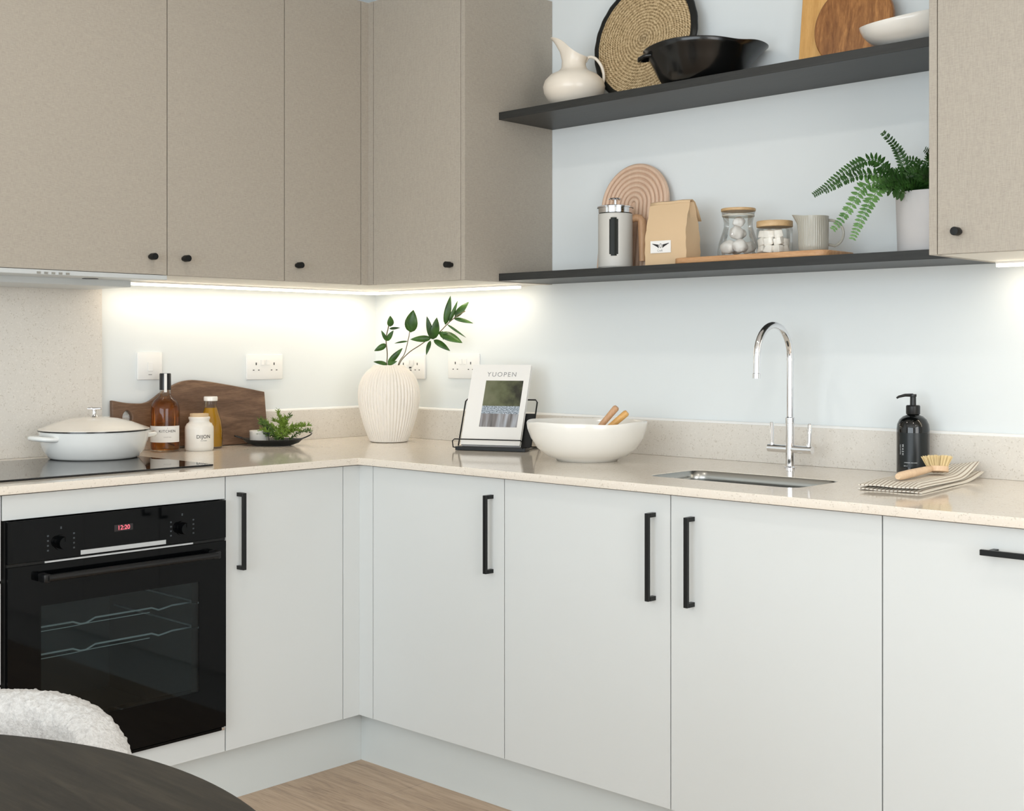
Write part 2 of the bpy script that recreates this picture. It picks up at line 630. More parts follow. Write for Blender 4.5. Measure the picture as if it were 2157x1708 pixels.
def text_mesh(txt, size, extrude=0.0002, space=1.0):
    cu = bpy.data.curves.new('tmp', 'FONT')
    cu.body = txt
    cu.size = size
    cu.align_x = 'CENTER'
    cu.align_y = 'CENTER'
    cu.extrude = extrude
    cu.space_character = space
    o = bpy.data.objects.new('tmp', cu)
    C.objects.link(o)
    bpy.context.view_layer.update()
    me = bpy.data.meshes.new_from_object(o.evaluated_get(bpy.context.evaluated_depsgraph_get()))
    bpy.data.objects.remove(o)
    bpy.data.curves.remove(cu)
    return me


def text_on(name, txt, size, mtx, m, parent, bend=None, space=1.0):
    """text lying in the local xy plane moved by mtx; bend = (radius) wraps it round a vertical cylinder facing local +z"""
    me = text_mesh(txt, size, space=space)
    b = MB().mesh(me)
    if bend:
        bmesh.ops.subdivide_edges(b.bm, edges=[e for e in b.bm.edges if e.calc_length() > 0.003], cuts=1)
        for v in b.bm.verts:
            a = v.co.x / bend
            r = bend + v.co.z
            v.co = Vector((r * math.sin(a), v.co.y, r * math.cos(a)))
    for v in b.bm.verts:
        v.co = mtx @ v.co
    bpy.data.meshes.remove(me)
    return b.build(name, m, parent, smooth=0)


def rrect(x0, x1, y0, y1, r, n=6):
    out = []
    for cx, cy, a0 in ((x1 - r, y1 - r, 0), (x0 + r, y1 - r, 90), (x0 + r, y0 + r, 180), (x1 - r, y0 + r, 270)):
        for i in range(n + 1):
            a = math.radians(a0 + 90 * i / n)
            out.append((cx + r * math.cos(a), cy + r * math.sin(a)))
    return out


def bez(P, n=40):
    """smooth Catmull-Rom through points"""
    P = [Vector(p) for p in P]
    Q = [P[0] * 2 - P[1]] + P + [P[-1] * 2 - P[-2]]
    out = []
    segs = len(P) - 1
    per = max(2, n // segs)
    for i in range(segs):
        p0, p1, p2, p3 = Q[i:i + 4]
        for k in range(per):
            t = k / per
            out.append(0.5 * ((2 * p1) + (p2 - p0) * t + (2 * p0 - 5 * p1 + 4 * p2 - p3) * t * t + (3 * p1 - p0 - 3 * p2 + p3) * t ** 3))
    out.append(P[-1])
    return out


# orientation matrices: local x right, y up, z toward the viewer of that wall
FACE_X = Matrix(((0, 0, 1), (1, 0, 0), (0, 1, 0))).to_4x4()      # board facing +x, local x -> +y
FACE_Y = Matrix(((1, 0, 0), (0, 0, -1), (0, 1, 0))).to_4x4()     # board facing -y, local x -> +x


def at(p, base=Matrix.Identity(4)):
    return Matrix.Translation(Vector(p)) @ base


# ---------------------------------------------------------------- room shell
RX, RY, RZ = 5.6, -5.6, 2.6
struct(MB().box(-0.2, RX + 0.2, RY - 0.2, 0.2, -0.1, 0).build('floor', 'floor', smooth=0))
struct(MB().box(-0.2, RX + 0.2, RY - 0.2, 0.2, RZ, RZ + 0.1).build('ceiling', 'ceiling', smooth=0))
struct(MB().box(-0.15, 0, RY, 0, 0, RZ).build('wall_left', 'wall', smooth=0))
struct(MB().box(-0.15, RX + 0.15, 0, 0.15, 0, RZ).build('wall_back', 'wall', smooth=0))
b = MB()
b.box(0, 1.1, RY - 0.12, RY, 0, RZ).box(4.9, RX, RY - 0.12, RY, 0, RZ).box(1.1, 4.9, RY - 0.12, RY, 0, 0.4).box(1.1, 4.9, RY - 0.12, RY, 2.5, RZ)
struct(b.build('wall_front', 'room', smooth=0))
b = MB()
b.box(RX, RX + 0.12, -1.2, 0, 0, RZ).box(RX, RX + 0.12, RY, -4.6, 0, RZ).box(RX, RX + 0.12, -4.6, -1.2, 0, 0.4).box(RX, RX + 0.12, -4.6, -1.2, 2.5, RZ)
struct(b.build('wall_right', 'room', smooth=0))
b = MB()
for x in (1.1, 2.35, 3.6, 4.85):
    b.box(x, x + 0.05, RY - 0.08, RY - 0.03, 0.4, 2.5)
b.box(1.1, 4.9, RY - 0.08, RY - 0.03, 0.4, 0.45).box(1.1, 4.9, RY - 0.08, RY - 0.03, 2.45, 2.5)
struct(b.build('window_1', 'black', smooth=0))
b = MB()
for y in (-4.6, -3.48, -2.36, -1.25):
    b.box(RX + 0.03, RX + 0.08, y, y + 0.05, 0.4, 2.5)
b.box(RX + 0.03, RX + 0.08, -4.6, -1.2, 0.4, 0.45).box(RX + 0.03, RX + 0.08, -4.6, -1.2, 2.45, 2.5)
struct(b.build('window_2', 'black', smooth=0))

# ---------------------------------------------------------------- base units
DL, DR = 0.7028, 0.6665       # door faces: left run x, right run -y
ZB, ZD, ZU, ZT = 0.15, 0.883, 0.887, 0.907
G = 0.0014


def bar_handle(parent, axis, p, length, horiz=False):
    """square bar handle; p = centre on the door face"""
    x, y, z = p
    b = MB()
    w, o = 0.0055, 0.030
    h = length / 2
    if axis == 'x':     # door faces +x
        b.box(x + o - 0.008, x + o, y - w, y + w, z - h, z + h, 0.0008)
        for s in (-1, 1):
            zz = z + s * (h - 0.005)
            b.box(x, x + o - 0.0085, y - w, y + w, zz - 0.005, zz + 0.005)
    elif not horiz:
        b.box(x - w, x + w, y - o, y - o + 0.008, z - h, z + h, 0.0008)
        for s in (-1, 1):
            zz = z + s * (h - 0.005)
            b.box(x - w, x + w, y - o + 0.0085, y, zz - 0.005, zz + 0.005)
    else:
        b.box(x - h, x + h, y - o, y - o + 0.008, z - w, z + w, 0.0008)
        for s in (-1, 1):
            xx = x + s * (h - 0.02)
            b.box(xx - 0.005, xx + 0.005, y - o + 0.0085, y, z - w, z + w)
    return b.build('handle', 'black', parent, smooth=0)


def carcass(t, x0, x1, y0, y1, z0=ZB, z1=ZD, m='carcass', name='carcass', th=0.016):
    b = MB()
    if x1 - x0 > 0 and abs(y1) < 0.05:      # right run: open to -y
        b.box(x0, x0 + th, y0, y1, z0, z1).box(x1 - th, x1, y0, y1, z0, z1)
        b.box(x0 + th, x1 - th, y0, y1, z0, z0 + th).box(x0 + th, x1 - th, y1 - 0.01, y1, z0 + th, z1)
    else:                                    # left run: open to +x
        b.box(x0, x1, y0, y0 + th, z0, z1).box(x0, x1, y1 - th, y1, z0, z1)
        b.box(x0, x1, y0 + th, y1 - th, z0, z0 + th).box(x0, x0 + 0.01, y0 + th, y1 - th, z0 + th, z1)
    return b.build(name, m, t, smooth=0)


def unit_left(y0, y1, label, hy=None, doors=None, grp='pale grey base cabinets'):
    t = thing('base_cabinet', label, 'cabinet', (0, 0, 0), group=grp)
    carcass(t, 0.06, DL - 0.022, y0 + 0.0005, y1 - 0.0005)
    for z0, z1 in (doors or [(ZB + 0.001, ZD)]):
        d = MB().box(DL - 0.02, DL, y0 + G, y1 - G, z0, z1, 0.0006).build('door' if not doors else 'drawer_front', 'base', t, smooth=0)
        if hy is not None:
            bar_handle(d, 'x', (DL, hy, 0.735), 0.206)
    return t


def unit_right(x0, x1, label, hx=None, horiz=False, grp='pale grey base cabinets'):
    t = thing('base_cabinet', label, 'cabinet', group=grp)
    carcass(t, x0 + 0.0005, x1 - 0.0005, -(DR - 0.022), -0.03)
    d = MB().box(x0 + G, x1 - G, -DR, -(DR - 0.02), ZB + 0.001, ZD, 0.0006).build('door', 'base', t, smooth=0)
    if hx is not None:
        if horiz:
            bar_handle(d, 'y', (hx, -DR, 0.835), 0.206 * 1.0, True)
        else:
            bar_handle(d, 'y', (hx, -DR, 0.736), 0.206)
    return t


unit_left(-2.34, -1.7405, 'pale grey drawer unit left of the built-in oven, cut by the frame edge', None, [(ZB + 0.001, 0.44), (0.446, 0.68), (0.686, ZD)])
unit_left(-1.1287, -0.7277, 'pale grey narrow cabinet with upright black handle, right of the oven', -1.088)
unit_right(0.7638, 1.289, 'pale grey cabinet nearest the inner corner under the book stand', 1.2445)
t = thing('base_cabinet', 'pale grey double-door cabinet under the sink, two upright black handles together', 'cabinet', group='pale grey base cabinets')
carcass(t, 1.2898, 2.3535, -(DR - 0.022), -0.03)
for x0_, x1_, hx_ in ((1.2893, 1.823, 1.7755), (1.8233, 2.354, 1.886)):
    d = MB().box(x0_ + G, x1_ - G, -DR, -(DR - 0.02), ZB + 0.001, ZD, 0.0006).build('door', 'base', t, smooth=0)
    bar_handle(d, 'y', (hx_, -DR, 0.736), 0.206)
unit_right(2.3543, 2.954, 'pale grey cabinet at right frame edge with a horizontal black handle', 2.672, True)
unit_right(2.9543, 3.554, 'pale grey cabinet beyond the right frame edge')

# corner post between the runs
b = MB()
b.box(DL - 0.02, DL, -DR + 0.0, -0.7277 + 0.0014, ZB + 0.001, ZD) if False else None
b.box(DL - 0.02, DL, -0.7263, -DR, ZB + 0.001, ZD, 0.0005)
b.box(DL - 0.02, 0.7624, -DR, -DR + 0.02, ZB + 0.001, ZD, 0.0005)
tag(b.build('corner_filler', 'base', smooth=0), 'pale grey corner post where the two base runs meet', 'corner post')
# plinths
tag(MB().box(DL - 0.0628, DL - 0.0448, -2.34, -DR + 0.0448, 0.0, ZB - 0.001).build('plinth', 'plinth', smooth=0), 'pale grey kickboard below the oven and narrow cabinet', 'plinth', 'kickboards')
tag(MB().box(DL - 0.0445, 3.554, -DR + 0.0448, -DR + 0.0628, 0.0, ZB - 0.001).build('plinth', 'plinth', smooth=0), 'pale grey kickboard below the sink run of cabinets', 'plinth', 'kickboards')

# oven housing: filler strips above and below
t = thing('oven_housing', 'pale grey cabinet framing the built-in oven above and below', 'cabinet', group='pale grey base cabinets')
carcass(t, 0.06, DL - 0.022, -1.7395, -1.1295, m='carcass', th=0.004)
MB().box(DL - 0.02, DL, -1.7395 + G, -1.1295 - G, 0.8245, ZD, 0.0006).build('fascia', 'base', t, smooth=0)
MB().box(DL - 0.02, DL, -1.7395 + G, -1.1295 - G, ZB + 0.001, 0.2115, 0.0006).build('fascia', 'base', t, smooth=0)

# ---------------------------------------------------------------- oven
OX = DL + 0.016
y0, y1 = -1.733, -1.138
t = thing('built_in_oven', 'black glass single oven with red clock built in below the hob', 'oven', (0, 0, 0))
b = MB()
b.box(0.16, DL - 0.022, y0 + 0.02, y1 - 0.02, 0.222, 0.235).box(0.16, DL - 0.022, y0 + 0.02, y1 - 0.02, 0.80, 0.812)
b.box(0.16, DL - 0.022, y0 + 0.02, y0 + 0.032, 0.235, 0.80).box(0.16, DL - 0.022, y1 - 0.032, y1 - 0.02, 0.235, 0.80)
b.box(0.16, 0.172, y0 + 0.032, y1 - 0.032, 0.235, 0.80)
b.build('cavity', 'cavity', t, smooth=0)
MB().box(DL - 0.018, DL + 0.002, y0 - 0.001, y1 + 0.003, 0.2145, 0.823).build('side_trim', 'steel_dull', t, smooth=0) if False else None
MB().box(DL - 0.015, DL + 0.006, y1 + 0.0005, y1 + 0.005, 0.214, 0.822).build('side_trim', 'steel_dull', t, smooth=0)
MB().box(DL - 0.015, DL + 0.006, y0 - 0.003, y0 - 0.0005, 0.214, 0.822).build('side_trim', 'black', t, smooth=0)
cp = MB().box(DL - 0.03, OX, y0, y1, 0.7235, 0.8225, 0.001).build('control_panel', 'oven', t, smooth=0)
MB().box(DL - 0.005, OX - 0.004, y0, y1, 0.716, 0.7228).build('vent_strip', 'black', t, smooth=0)
MB().box(OX - 0.0035, OX - 0.001, -1.642, -1.238, 0.7172, 0.7212).build('trim_line', 'steel_dull', t, smooth=0)
MB().box(OX - 0.001, OX + 0.0015, -1.552, -1.319, 0.7265, 0.7375, 0.0004).build('silver_bar', 'steel_dull', cp, smooth=0)
ds = MB().box(OX - 0.0005, OX + 0.0006, -1.463, -1.412, 0.773, 0.789).build('display', 'display_bg', cp, smooth=0)
text_on('digits', '12:20', 0.0155, at((OX + 0.0012, -1.4375, 0.781), FACE_X), 'display', cp)
for ky in (-1.602, -1.271):
    k = MB()
    k.cyl((OX, ky, 0.762), (OX + 0.004, ky, 0.762), 0.0185, 32).cyl((OX + 0.004, ky, 0.762), (OX + 0.022, ky, 0.762), 0.0155, 32, 0.0145)
    k.box(OX + 0.022, OX + 0.0235, ky - 0.001, ky + 0.001, 0.766, 0.776)
    ko = k.build('knob', 'oven', t, smooth=40)
    for s in (-1, 1):
        for q in range(4):
            MB().box(OX, OX + 0.0003, ky + s * 0.033 - 0.0025, ky + s * 0.033 + 0.0025, 0.744 + q * 0.0115, 0.748 + q * 0.0115).build('dial_mark', 'dial', cp, smooth=0)
    MB().box(OX, OX + 0.0003, ky - 0.002, ky + 0.002, 0.794, 0.800).build('dial_mark', 'dial', cp, smooth=0)
# door: frame of black glass round a tinted window
wy0, wy1, wz0, wz1 = -1.652, -1.221, 0.330, 0.617
b = MB()
zt, zb = 0.7155, 0.2235
b.box(DL - 0.02, OX, y0, y1, wz1, zt).box(DL - 0.02, OX, y0, y1, zb, wz0).box(DL - 0.02, OX, y0, wy0, wz0, wz1).box(DL - 0.02, OX, wy1, y1, wz0, wz1)
dr = b.build('door', 'oven', t, smooth=0)
MB().box(OX - 0.005, OX - 0.001, wy0 + 0.0002, wy1 - 0.0002, wz0 + 0.0002, wz1 - 0.0002).build('window', 'oven_window', dr, smooth=0)
b = MB()
hx = OX + 0.030
b.cyl((hx, -1.650, 0.686), (hx, -1.186, 0.686), 0.0085, 24)
for hy in (-1.652, -1.184):
    b.box(OX, hx + 0.004, hy - 0.009, hy + 0.009, 0.676, 0.696, 0.003)
b.build('handle', 'blackplastic', dr)
MB().box(DL - 0.01, OX - 0.003, y0 + 0.002, y1 - 0.012, 0.2135, 0.2205, 0.0005).build('lower_trim', 'oven', t, smooth=0)
MB().box(DL - 0.01, OX - 0.002, y1 - 0.0115, y1 - 0.003, 0.2135, 0.2215, 0.0005).build('corner_clip', 'chrome', t, smooth=0)
for zz in (0.545, 0.478):
    b = MB()
    for dx in (0.62,):
        P = [(dx, -1.70, zz), (dx, -1.52, zz), (dx, -1.50, zz - 0.008), (dx, -1.485, zz - 0.008), (dx, -1.46, zz + 0.002), (dx, -1.30, zz + 0.002), (dx, -1.28, zz - 0.006), (dx, -1.265, zz - 0.004), (dx, -1.24, zz), (dx, -1.17, zz)]
        b.tube(P, 0.0024, 8)
    b.tube([(p[0] - 0.01, p[1], p[2] - 0.013) for p in P[:2] + P[4:6]], 0.0012, 6)
    for yy in (-1.70, -1.17):
        b.tube([(0.62, yy, zz), (0.2, yy, zz)], 0.0025, 8)
    b.build('rack', 'rackwire', t)

# ---------------------------------------------------------------- worktop, upstands, splashback, hob, sink
SX0, SX1, SY0, SY1 = 1.647, 2.074, -0.531, -0.313
CFX, CFY = DL + 0.0226, -(DR + 0.0226)
out = [(0.0005, -0.0005), (0.0005, -2.34), (CFX, -2.34), (CFX, CFY), (3.554, CFY), (3.554, -0.0005)]
me = flat([out, rrect(SX0, SX1, SY0, SY1, 0.038, 8)], ZT - ZU, 0.0012)
b = MB().mesh(me)
tag(b.build('worktop', 'stone', smooth=30, loc=(0, 0, (ZT + ZU) / 2)), 'L-shaped polished beige quartz worktop over both base runs', 'worktop')
UZ = 1.0152
o = tag(MB().box(0.0003, 0.02, -1.1055, -0.0205, ZT + 0.0002, UZ - 0.004, 0.0008).build('upstand', 'stone2', smooth=0), 'beige quartz upstand behind the wooden paddle board', 'upstand', 'quartz upstands')
MB().tube([(0.010, -1.1055, UZ - 0.0025), (0.010, -0.0105, UZ - 0.0025)], 0.0052, 10).build('sealant', 'white_plastic', o, smooth=0)
o = tag(MB().box(0.0003, 3.554, -0.02, -0.0003, ZT + 0.0002, UZ - 0.004, 0.0008).build('upstand', 'stone2', smooth=0), 'beige quartz upstand behind the tap and soap bottle', 'upstand', 'quartz upstands')
MB().tube([(0.0105, -0.010, UZ - 0.0025), (3.554, -0.010, UZ - 0.0025)], 0.0052, 10).build('sealant', 'white_plastic', o, smooth=0)
tag(MB().box(0.0003, 0.014, -1.735, -1.106, ZT + 0.0002, 1.4295, 0.0006).build('splashback', 'stone2', smooth=0), 'tall speckled beige stone splashback behind the hob', 'splashback')

t = thing('induction_hob', 'black glass hob set on the worktop above the oven', 'hob', (0.385, -1.42, ZT))
MB().mesh(flat([rrect(-0.26, 0.25, -0.30, 0.30, 0.004)], 0.0045, 0.0008)).build('glass_top', 'hob', t, loc=(0, 0, 0.0026))
# sink bowl
t = thing('sink', 'undermounted stainless steel sink bowl in the quartz worktop', 'sink', (0, 0, 0))
rings = []
for z, ins, r in ((ZT - 0.0012, 0.0012, 0.037), (ZU - 0.003, 0.0014, 0.037), (0.80, 0.003, 0.037), (0.74, 0.004, 0.037), (0.722, 0.012, 0.035), (0.716, 0.03, 0.03)):
    rings.append([(x, y, z) for x, y in rrect(SX0 + ins, SX1 - ins, SY0 + ins, SY1 - ins, r, 8)])
b = MB().loft(rings, cap1=True)
b.build('bowl', 'steel', t, smooth=60, solid=0.0010)
MB().lathe([(0, 0.0015), (0.02, 0.0005), (0.032, 0.002), (0.038, 0.0015), (0.038, 0.0002)], 32, ((SX0 + SX1) / 2, (SY0 + SY1) / 2, 0.7168)).build('drain', 'chrome', t)

# tap
TX, TY = 1.815, -0.122
t = thing('mixer_tap', 'chrome swan-neck mixer tap with two lever handles behind the sink', 'tap', (TX, TY, ZT))
b = MB().lathe([(0, 0), (0.0165, 0), (0.0165, 0.004), (0.0125, 0.007), (0.0115, 0.12), (0.0125, 0.121), (0.0125, 0.135), (0.0103, 0.137), (0, 0.137)], 32)
b.build('body', 'chrome', t)
P = [(0, 0, 0.13), (0, 0, 0.29)] + [(0, -0.081 + 0.081 * math.cos(a), 0.295 + 0.0835 * math.sin(a)) for a in [PI * q / 20 for q in range(21)]] + [(0, -0.163, 0.272), (0, -0.1635, 0.252)]
sp = MB().tube(P, 0.0092, 20).build('spout', 'chrome', t, smooth=60)
MB().cyl((0, 0, 0.286), (0, 0, 0.292), 0.0104, 24).build('collar', 'chrome', sp)
MB().lathe([(0.0104, 0), (0.0104, 0.012), (0.009, 0.013), (0.0085, 0.013), (0.0085, 0.001), (0, 0.001)], 24, (0, -0.1635, 0.2415)).build('nozzle', 'chrome', sp)
bd = MB().cyl((-0.066, 0, 0.052), (0.066, 0, 0.052), 0.0102, 24).build('crossbar', 'chrome', t, smooth=40)
for s in (-1, 1):
    lv = MB().tube([(s * 0.055, 0, 0.060), (s * 0.055, 0, 0.066), (s * 0.056, 0.001, 0.070), (s * 0.057, 0.002, 0.118), (s * 0.057, 0.002, 0.121)], [0.0062, 0.0062, 0.0052, 0.0058, 0.004], 16).build('lever', 'chrome', t, smooth=50)

# ---------------------------------------------------------------- wall units
UZ0, UZ1 = 1.4309, 2.3435
UL, UR = 0.4254, 0.3973


def wcab(axis, a0, a1, label, knob=None, zb=UZ0):
    t = thing('wall_cabinet', label, 'cabinet', group='taupe wall cabinets')
    if axis == 'x':
        MB().box(0.001, UL - 0.021, a0 + 0.0005, a1 - 0.0005, zb + 0.0165, UZ1).build('carcass', 'linen', t, smooth=0)
        MB().box(0.001, UL - 0.021, a0 + 0.0005, a1 - 0.0005, zb, zb + 0.016).build('bottom_panel', 'carcass', t, smooth=0)
        d = MB().box(UL - 0.02, UL, a0 + G, a1 - G, zb + 0.0005, UZ1, 0.0006).build('door', 'linen', t, smooth=0)
        if knob is not None:
            MB().lathe([(0, 0), (0.0065, 0), (0.0065, 0.008), (0.0095, 0.010), (0.0095, 0.0275), (0.0088, 0.029), (0, 0.0293)], 24).build('knob', 'black', d, loc=(UL, knob, 1.480), rot=(0, PI / 2, 0))
    else:
        MB().box(a0 + 0.0005, a1 - 0.0005, -UR + 0.021, -0.001, zb + 0.0165, UZ1).build('carcass', 'linen', t, smooth=0)
        MB().box(a0 + 0.0005, a1 - 0.0005, -UR + 0.021, -0.001, zb, zb + 0.016).build('bottom_panel', 'carcass', t, smooth=0)
        d = MB().box(a0 + G, a1 - G, -UR, -UR + 0.02, zb + 0.0005, UZ1, 0.0006).build('door', 'linen', t, smooth=0)
        if knob is not None:
            MB().lathe([(0, 0), (0.0065, 0), (0.0065, 0.008), (0.0095, 0.010), (0.0095, 0.0275), (0.0088, 0.029), (0, 0.0293)], 24).build('knob', 'black', d, loc=(knob, -UR, 1.478), rot=(PI / 2, 0, 0))
    return t


wcab('x', -1.76, -1.134, 'wide taupe linen-look wall cabinet above the cooker hood', -1.188)
wcab('x', -1.134, -0.729, 'taupe wall cabinet between the hood cabinet and the corner one', -1.082)
wcab('x', -0.729, -0.4268, 'narrow taupe wall cabinet on the left wall beside the corner', -0.684)
wcab('y', 0.4508, 0.853, 'taupe wall cabinet left of the black shelves', 0.815)
t = wcab('y', 2.347, 2.947, 'taupe wall cabinet right of the black shelves, above the towel', 2.398)
wcab('y', 2.947, 3.547, 'taupe wall cabinet beyond the right frame edge')
EPX, SRX = 0.870, 2.3285
tag(MB().box(0.8535, EPX, -UR, -0.001, UZ0, UZ1, 0.0006).build('end_panel', 'linen', smooth=0), 'taupe side panel where the left ends of both black shelves meet', 'side panel', 'cabinet side panels')
tag(MB().box(SRX, 2.3465, -UR, -0.001, UZ0, UZ1, 0.0006).build('end_panel', 'linen', smooth=0), 'taupe side panel at the right end of both black shelves', 'side panel', 'cabinet side panels')
b = MB()
b.box(UL - 0.02, UL, -0.4254, -UR - 0.0002, UZ0, UZ1, 0.0005).box(UL - 0.02, 0.4496, -UR, -UR + 0.018, UZ0, UZ1, 0.0005)
t = b.build('corner_filler', 'linen', smooth=0)
tag(t, 'taupe corner post between the two runs of wall cabinets', 'corner post')
MB().box(0.001, UL - 0.021, -0.4254, -0.001, UZ0, UZ0 + 0.016).box(UL - 0.0205, 0.4500, -UR + 0.019, -0.001, UZ0, UZ0 + 0.016).build('bottom_panel', 'carcass', t, smooth=0)

# hood
t = thing('cooker_hood', 'slim silver integrated cooker hood below the widest wall cabinet', 'hood', (0, 0, 0))
b = MB()
b.box(0.03, 0.26, -1.72, -1.15, 1.402, 1.4302, 0.003)
b.box(0.2605, UL - 0.004, -1.758, -1.136, 1.420, 1.4302, 0.002)
b.build('body', 'silver', t, smooth=0)
MB().box(UL - 0.0035, UL + 0.004, -1.758, -1.136, 1.417, 1.4300, 0.002).build('front_strip', 'silver', t, smooth=0)
for y in (-1.60, -1.30):
    MB().cyl((0.30, y, 1.4185), (0.30, y, 1.4199), 0.022, 24).build('lamp_lens', 'blackplastic', t)
for i in range(5):
    MB().box(UL + 0.0042, UL + 0.0060, -1.52 + i * 0.02, -1.51 + i * 0.02, 1.419, 1.4245).build('button', 'steel', t, smooth=0)

# LED profiles
for x0_, x1_, y0_, y1_, lb in ((0.071, 0.089, -1.105, -0.071, 'glowing warm light strip under the cabinets on the left wall'),
                               (0.0895, 0.800, -0.089, -0.071, 'glowing warm light strip under the cabinets left of the shelves'),
                               (2.350, 3.540, -0.089, -0.071, 'glowing warm light strip under the cabinet right of the shelves')):
    cx_, cy_ = (x0_ + x1_) / 2, (y0_ + y1_) / 2
    t = thing('led_strip', lb, 'light strip', (cx_, cy_, UZ0), group='under-cabinet light strips')
    hx_, hy_ = (x1_ - x0_) / 2, (y1_ - y0_) / 2
    MB().box(-hx_, hx_, -hy_, hy_, -0.005, -0.0002).build('profile', 'white_plastic', t, smooth=0)
    MB().box(-hx_ + 0.001, hx_ - 0.001, -hy_ + 0.001, hy_ - 0.001, -0.0125, -0.0052, 0.001).build('diffuser', 'led', t, smooth=0)

# shelves
Z1, Z2, TK, SD = 1.4558, 1.9523, 0.023, 0.2502
tag(MB().box(EPX + 0.0003, SRX - 0.0003, -SD, -0.0003, Z1 - TK, Z1, 0.0008).build('wall_shelf', 'shelf', smooth=0), 'lower black wall shelf holding the coffee maker, jars and fern', 'shelf', 'black wall shelves')
tag(MB().box(EPX + 0.0003, SRX - 0.0003, -SD, -0.0003, Z2 - TK, Z2, 0.0008).build('wall_shelf', 'shelf', smooth=0), 'upper black wall shelf holding the jug, woven mat and boards', 'shelf', 'black wall shelves')

# ceiling downlights added as extra light, outside the frame
for i_, (x_, y_) in enumerate(((1.3, -1.5), (2.9, -1.5), (1.3, -3.4), (2.9, -3.4), (4.5, -2.4))):
    t = thing('added_downlight', 'added round white ceiling lamp for extra light, outside the frame', 'added ceiling light', (x_, y_, RZ), group='added ceiling downlights')
    MB().lathe([(0.036, 0), (0.05, 0), (0.05, -0.006), (0.036, -0.008)], 32).build('bezel', 'white_plastic', t)
    MB().lathe([(0.036, -0.002), (0, -0.002)], 32).build('lens', 'added_spotlamp', t)


# ---------------------------------------------------------------- sockets
def plate(base, w, h, label, kind, name='wall_socket'):
    t = thing(name, label, 'switch' if kind == 'switch' else 'socket', group='white wall sockets')
    t.matrix_world = base
    MB().box(-w / 2, w / 2, -h / 2, h / 2, 0.0002, 0.009, 0.0025).build('face_plate', 'white_plastic', t, smooth=40)
    zf = 0.0091
    if kind == 'switch':
        MB().box(-0.009, 0.009, -0.016, 0.012, zf, zf + 0.003, 0.001).build('rocker', 'white_plastic', t, smooth=0)
        MB().box(-0.006, 0.006, -0.0285, -0.026, zf, zf + 0.0004).build('mark', 'print_grey', t, smooth=0)
        return t
    for sx in (-w / 4, w / 4):
        b = MB()
        b.box(sx - 0.0022, sx + 0.0022, 0.006, 0.0145, zf, zf + 0.0004)
        b.box(sx - 0.0135, sx - 0.0075, -0.0125, -0.0095, zf, zf + 0.0004)
        b.box(sx + 0.0075, sx + 0.0135, -0.0125, -0.0095, zf, zf + 0.0004)
        b.build('pin_slots', 'hole', t, smooth=0)
    for sx in (-0.011, 0.011):
        MB().box(sx - 0.007, sx + 0.007, 0.006, 0.024, zf, zf + 0.003, 0.001).build('rocker', 'white_plastic', t, smooth=0)
    if kind == 'usb':
        MB().box(-0.006, 0.006, -0.006, 0.0, zf, zf + 0.0005).box(-0.006, 0.006, -0.016, -0.010, zf, zf + 0.0005).build('usb_port', 'hole', t, smooth=0)
    return t


plate(at((0, -0.9385, 1.170), FACE_X), 0.086, 0.086, 'small white single switch plate above the wooden paddle board', 'switch', 'wall_switch')
plate(at((0, -0.5, 1.163), FACE_X), 0.147, 0.086, 'white double socket on the left wall above the herb dish', 'socket')
plate(at((0.2, 0, 1.160), FACE_Y), 0.147, 0.086, 'white double socket partly hidden behind the ribbed vase', 'usb')
plate(at((0.4685, 0, 1.165), FACE_Y), 0.150, 0.086, 'white double socket partly behind the propped magazine', 'socket')

# ================================================================ THINGS ON THE LEFT WORKTOP
ZW = ZT + 0.0003
VR = Vector((0.729, 0.684, 0))      # horizontal direction across the room, parallel to the camera's picture plane
VF = Vector((-0.684, 0.729, 0))     # horizontal direction away from the camera


def rot_of(d):
    return math.atan2(d[1], d[0])


# casserole
t = thing('casserole_pot', 'white enamel casserole pot with cream lid standing on the hob', 'pot', (0.205, -1.236, ZT + 0.0052), rz=rot_of(VR) + 0.82)
t.scale = (0.945, 0.945, 0.99)
MB().lathe([(0, 0), (0.125, 0), (0.132, 0.003), (0.135, 0.008), (0.147, 0.022), (0.157, 0.05), (0.160, 0.076), (0.161, 0.080), (0.157, 0.080), (0.150, 0.05), (0.138, 0.02), (0.125, 0.008), (0, 0.008)], 64).build('body', 'enamel', t, smooth=50)
MB().lathe([(0.125, 0.0002), (0.1265, 0.0002), (0.1268, 0.0022), (0.125, 0.0022)], 64, (0, 0, 0.0030)).build('base_line', 'blackceramic', t) if False else None
MB().lathe([(0.150, 0.0785), (0.1625, 0.0788), (0.1625, 0.0826), (0.150, 0.0826)], 64).build('rim', 'blackceramic', t)
lid = MB().lathe([(0, 0.118), (0.03, 0.1175), (0.07, 0.113), (0.11, 0.103), (0.14, 0.092), (0.155, 0.0865), (0.162, 0.0845), (0.162, 0.0827), (0.15, 0.0827), (0, 0.0827)], 64).build('lid', 'enamel_lid', t, smooth=50)
kn = MB().lathe([(0, 0.118), (0.011, 0.118), (0.0075, 0.122), (0.0055, 0.130), (0.0065, 0.138), (0, 0.139)], 24).build('knob', 'chrome', lid)
MB().tube([(-0.020 * math.cos(0.75), 0.020 * math.sin(0.75), 0.1415), (0, 0, 0.1405), (0.020 * math.cos(0.75), -0.020 * math.sin(0.75), 0.1415)], [0.003, 0.0048, 0.003], 12).build('knob_bar', 'chrome', lid)
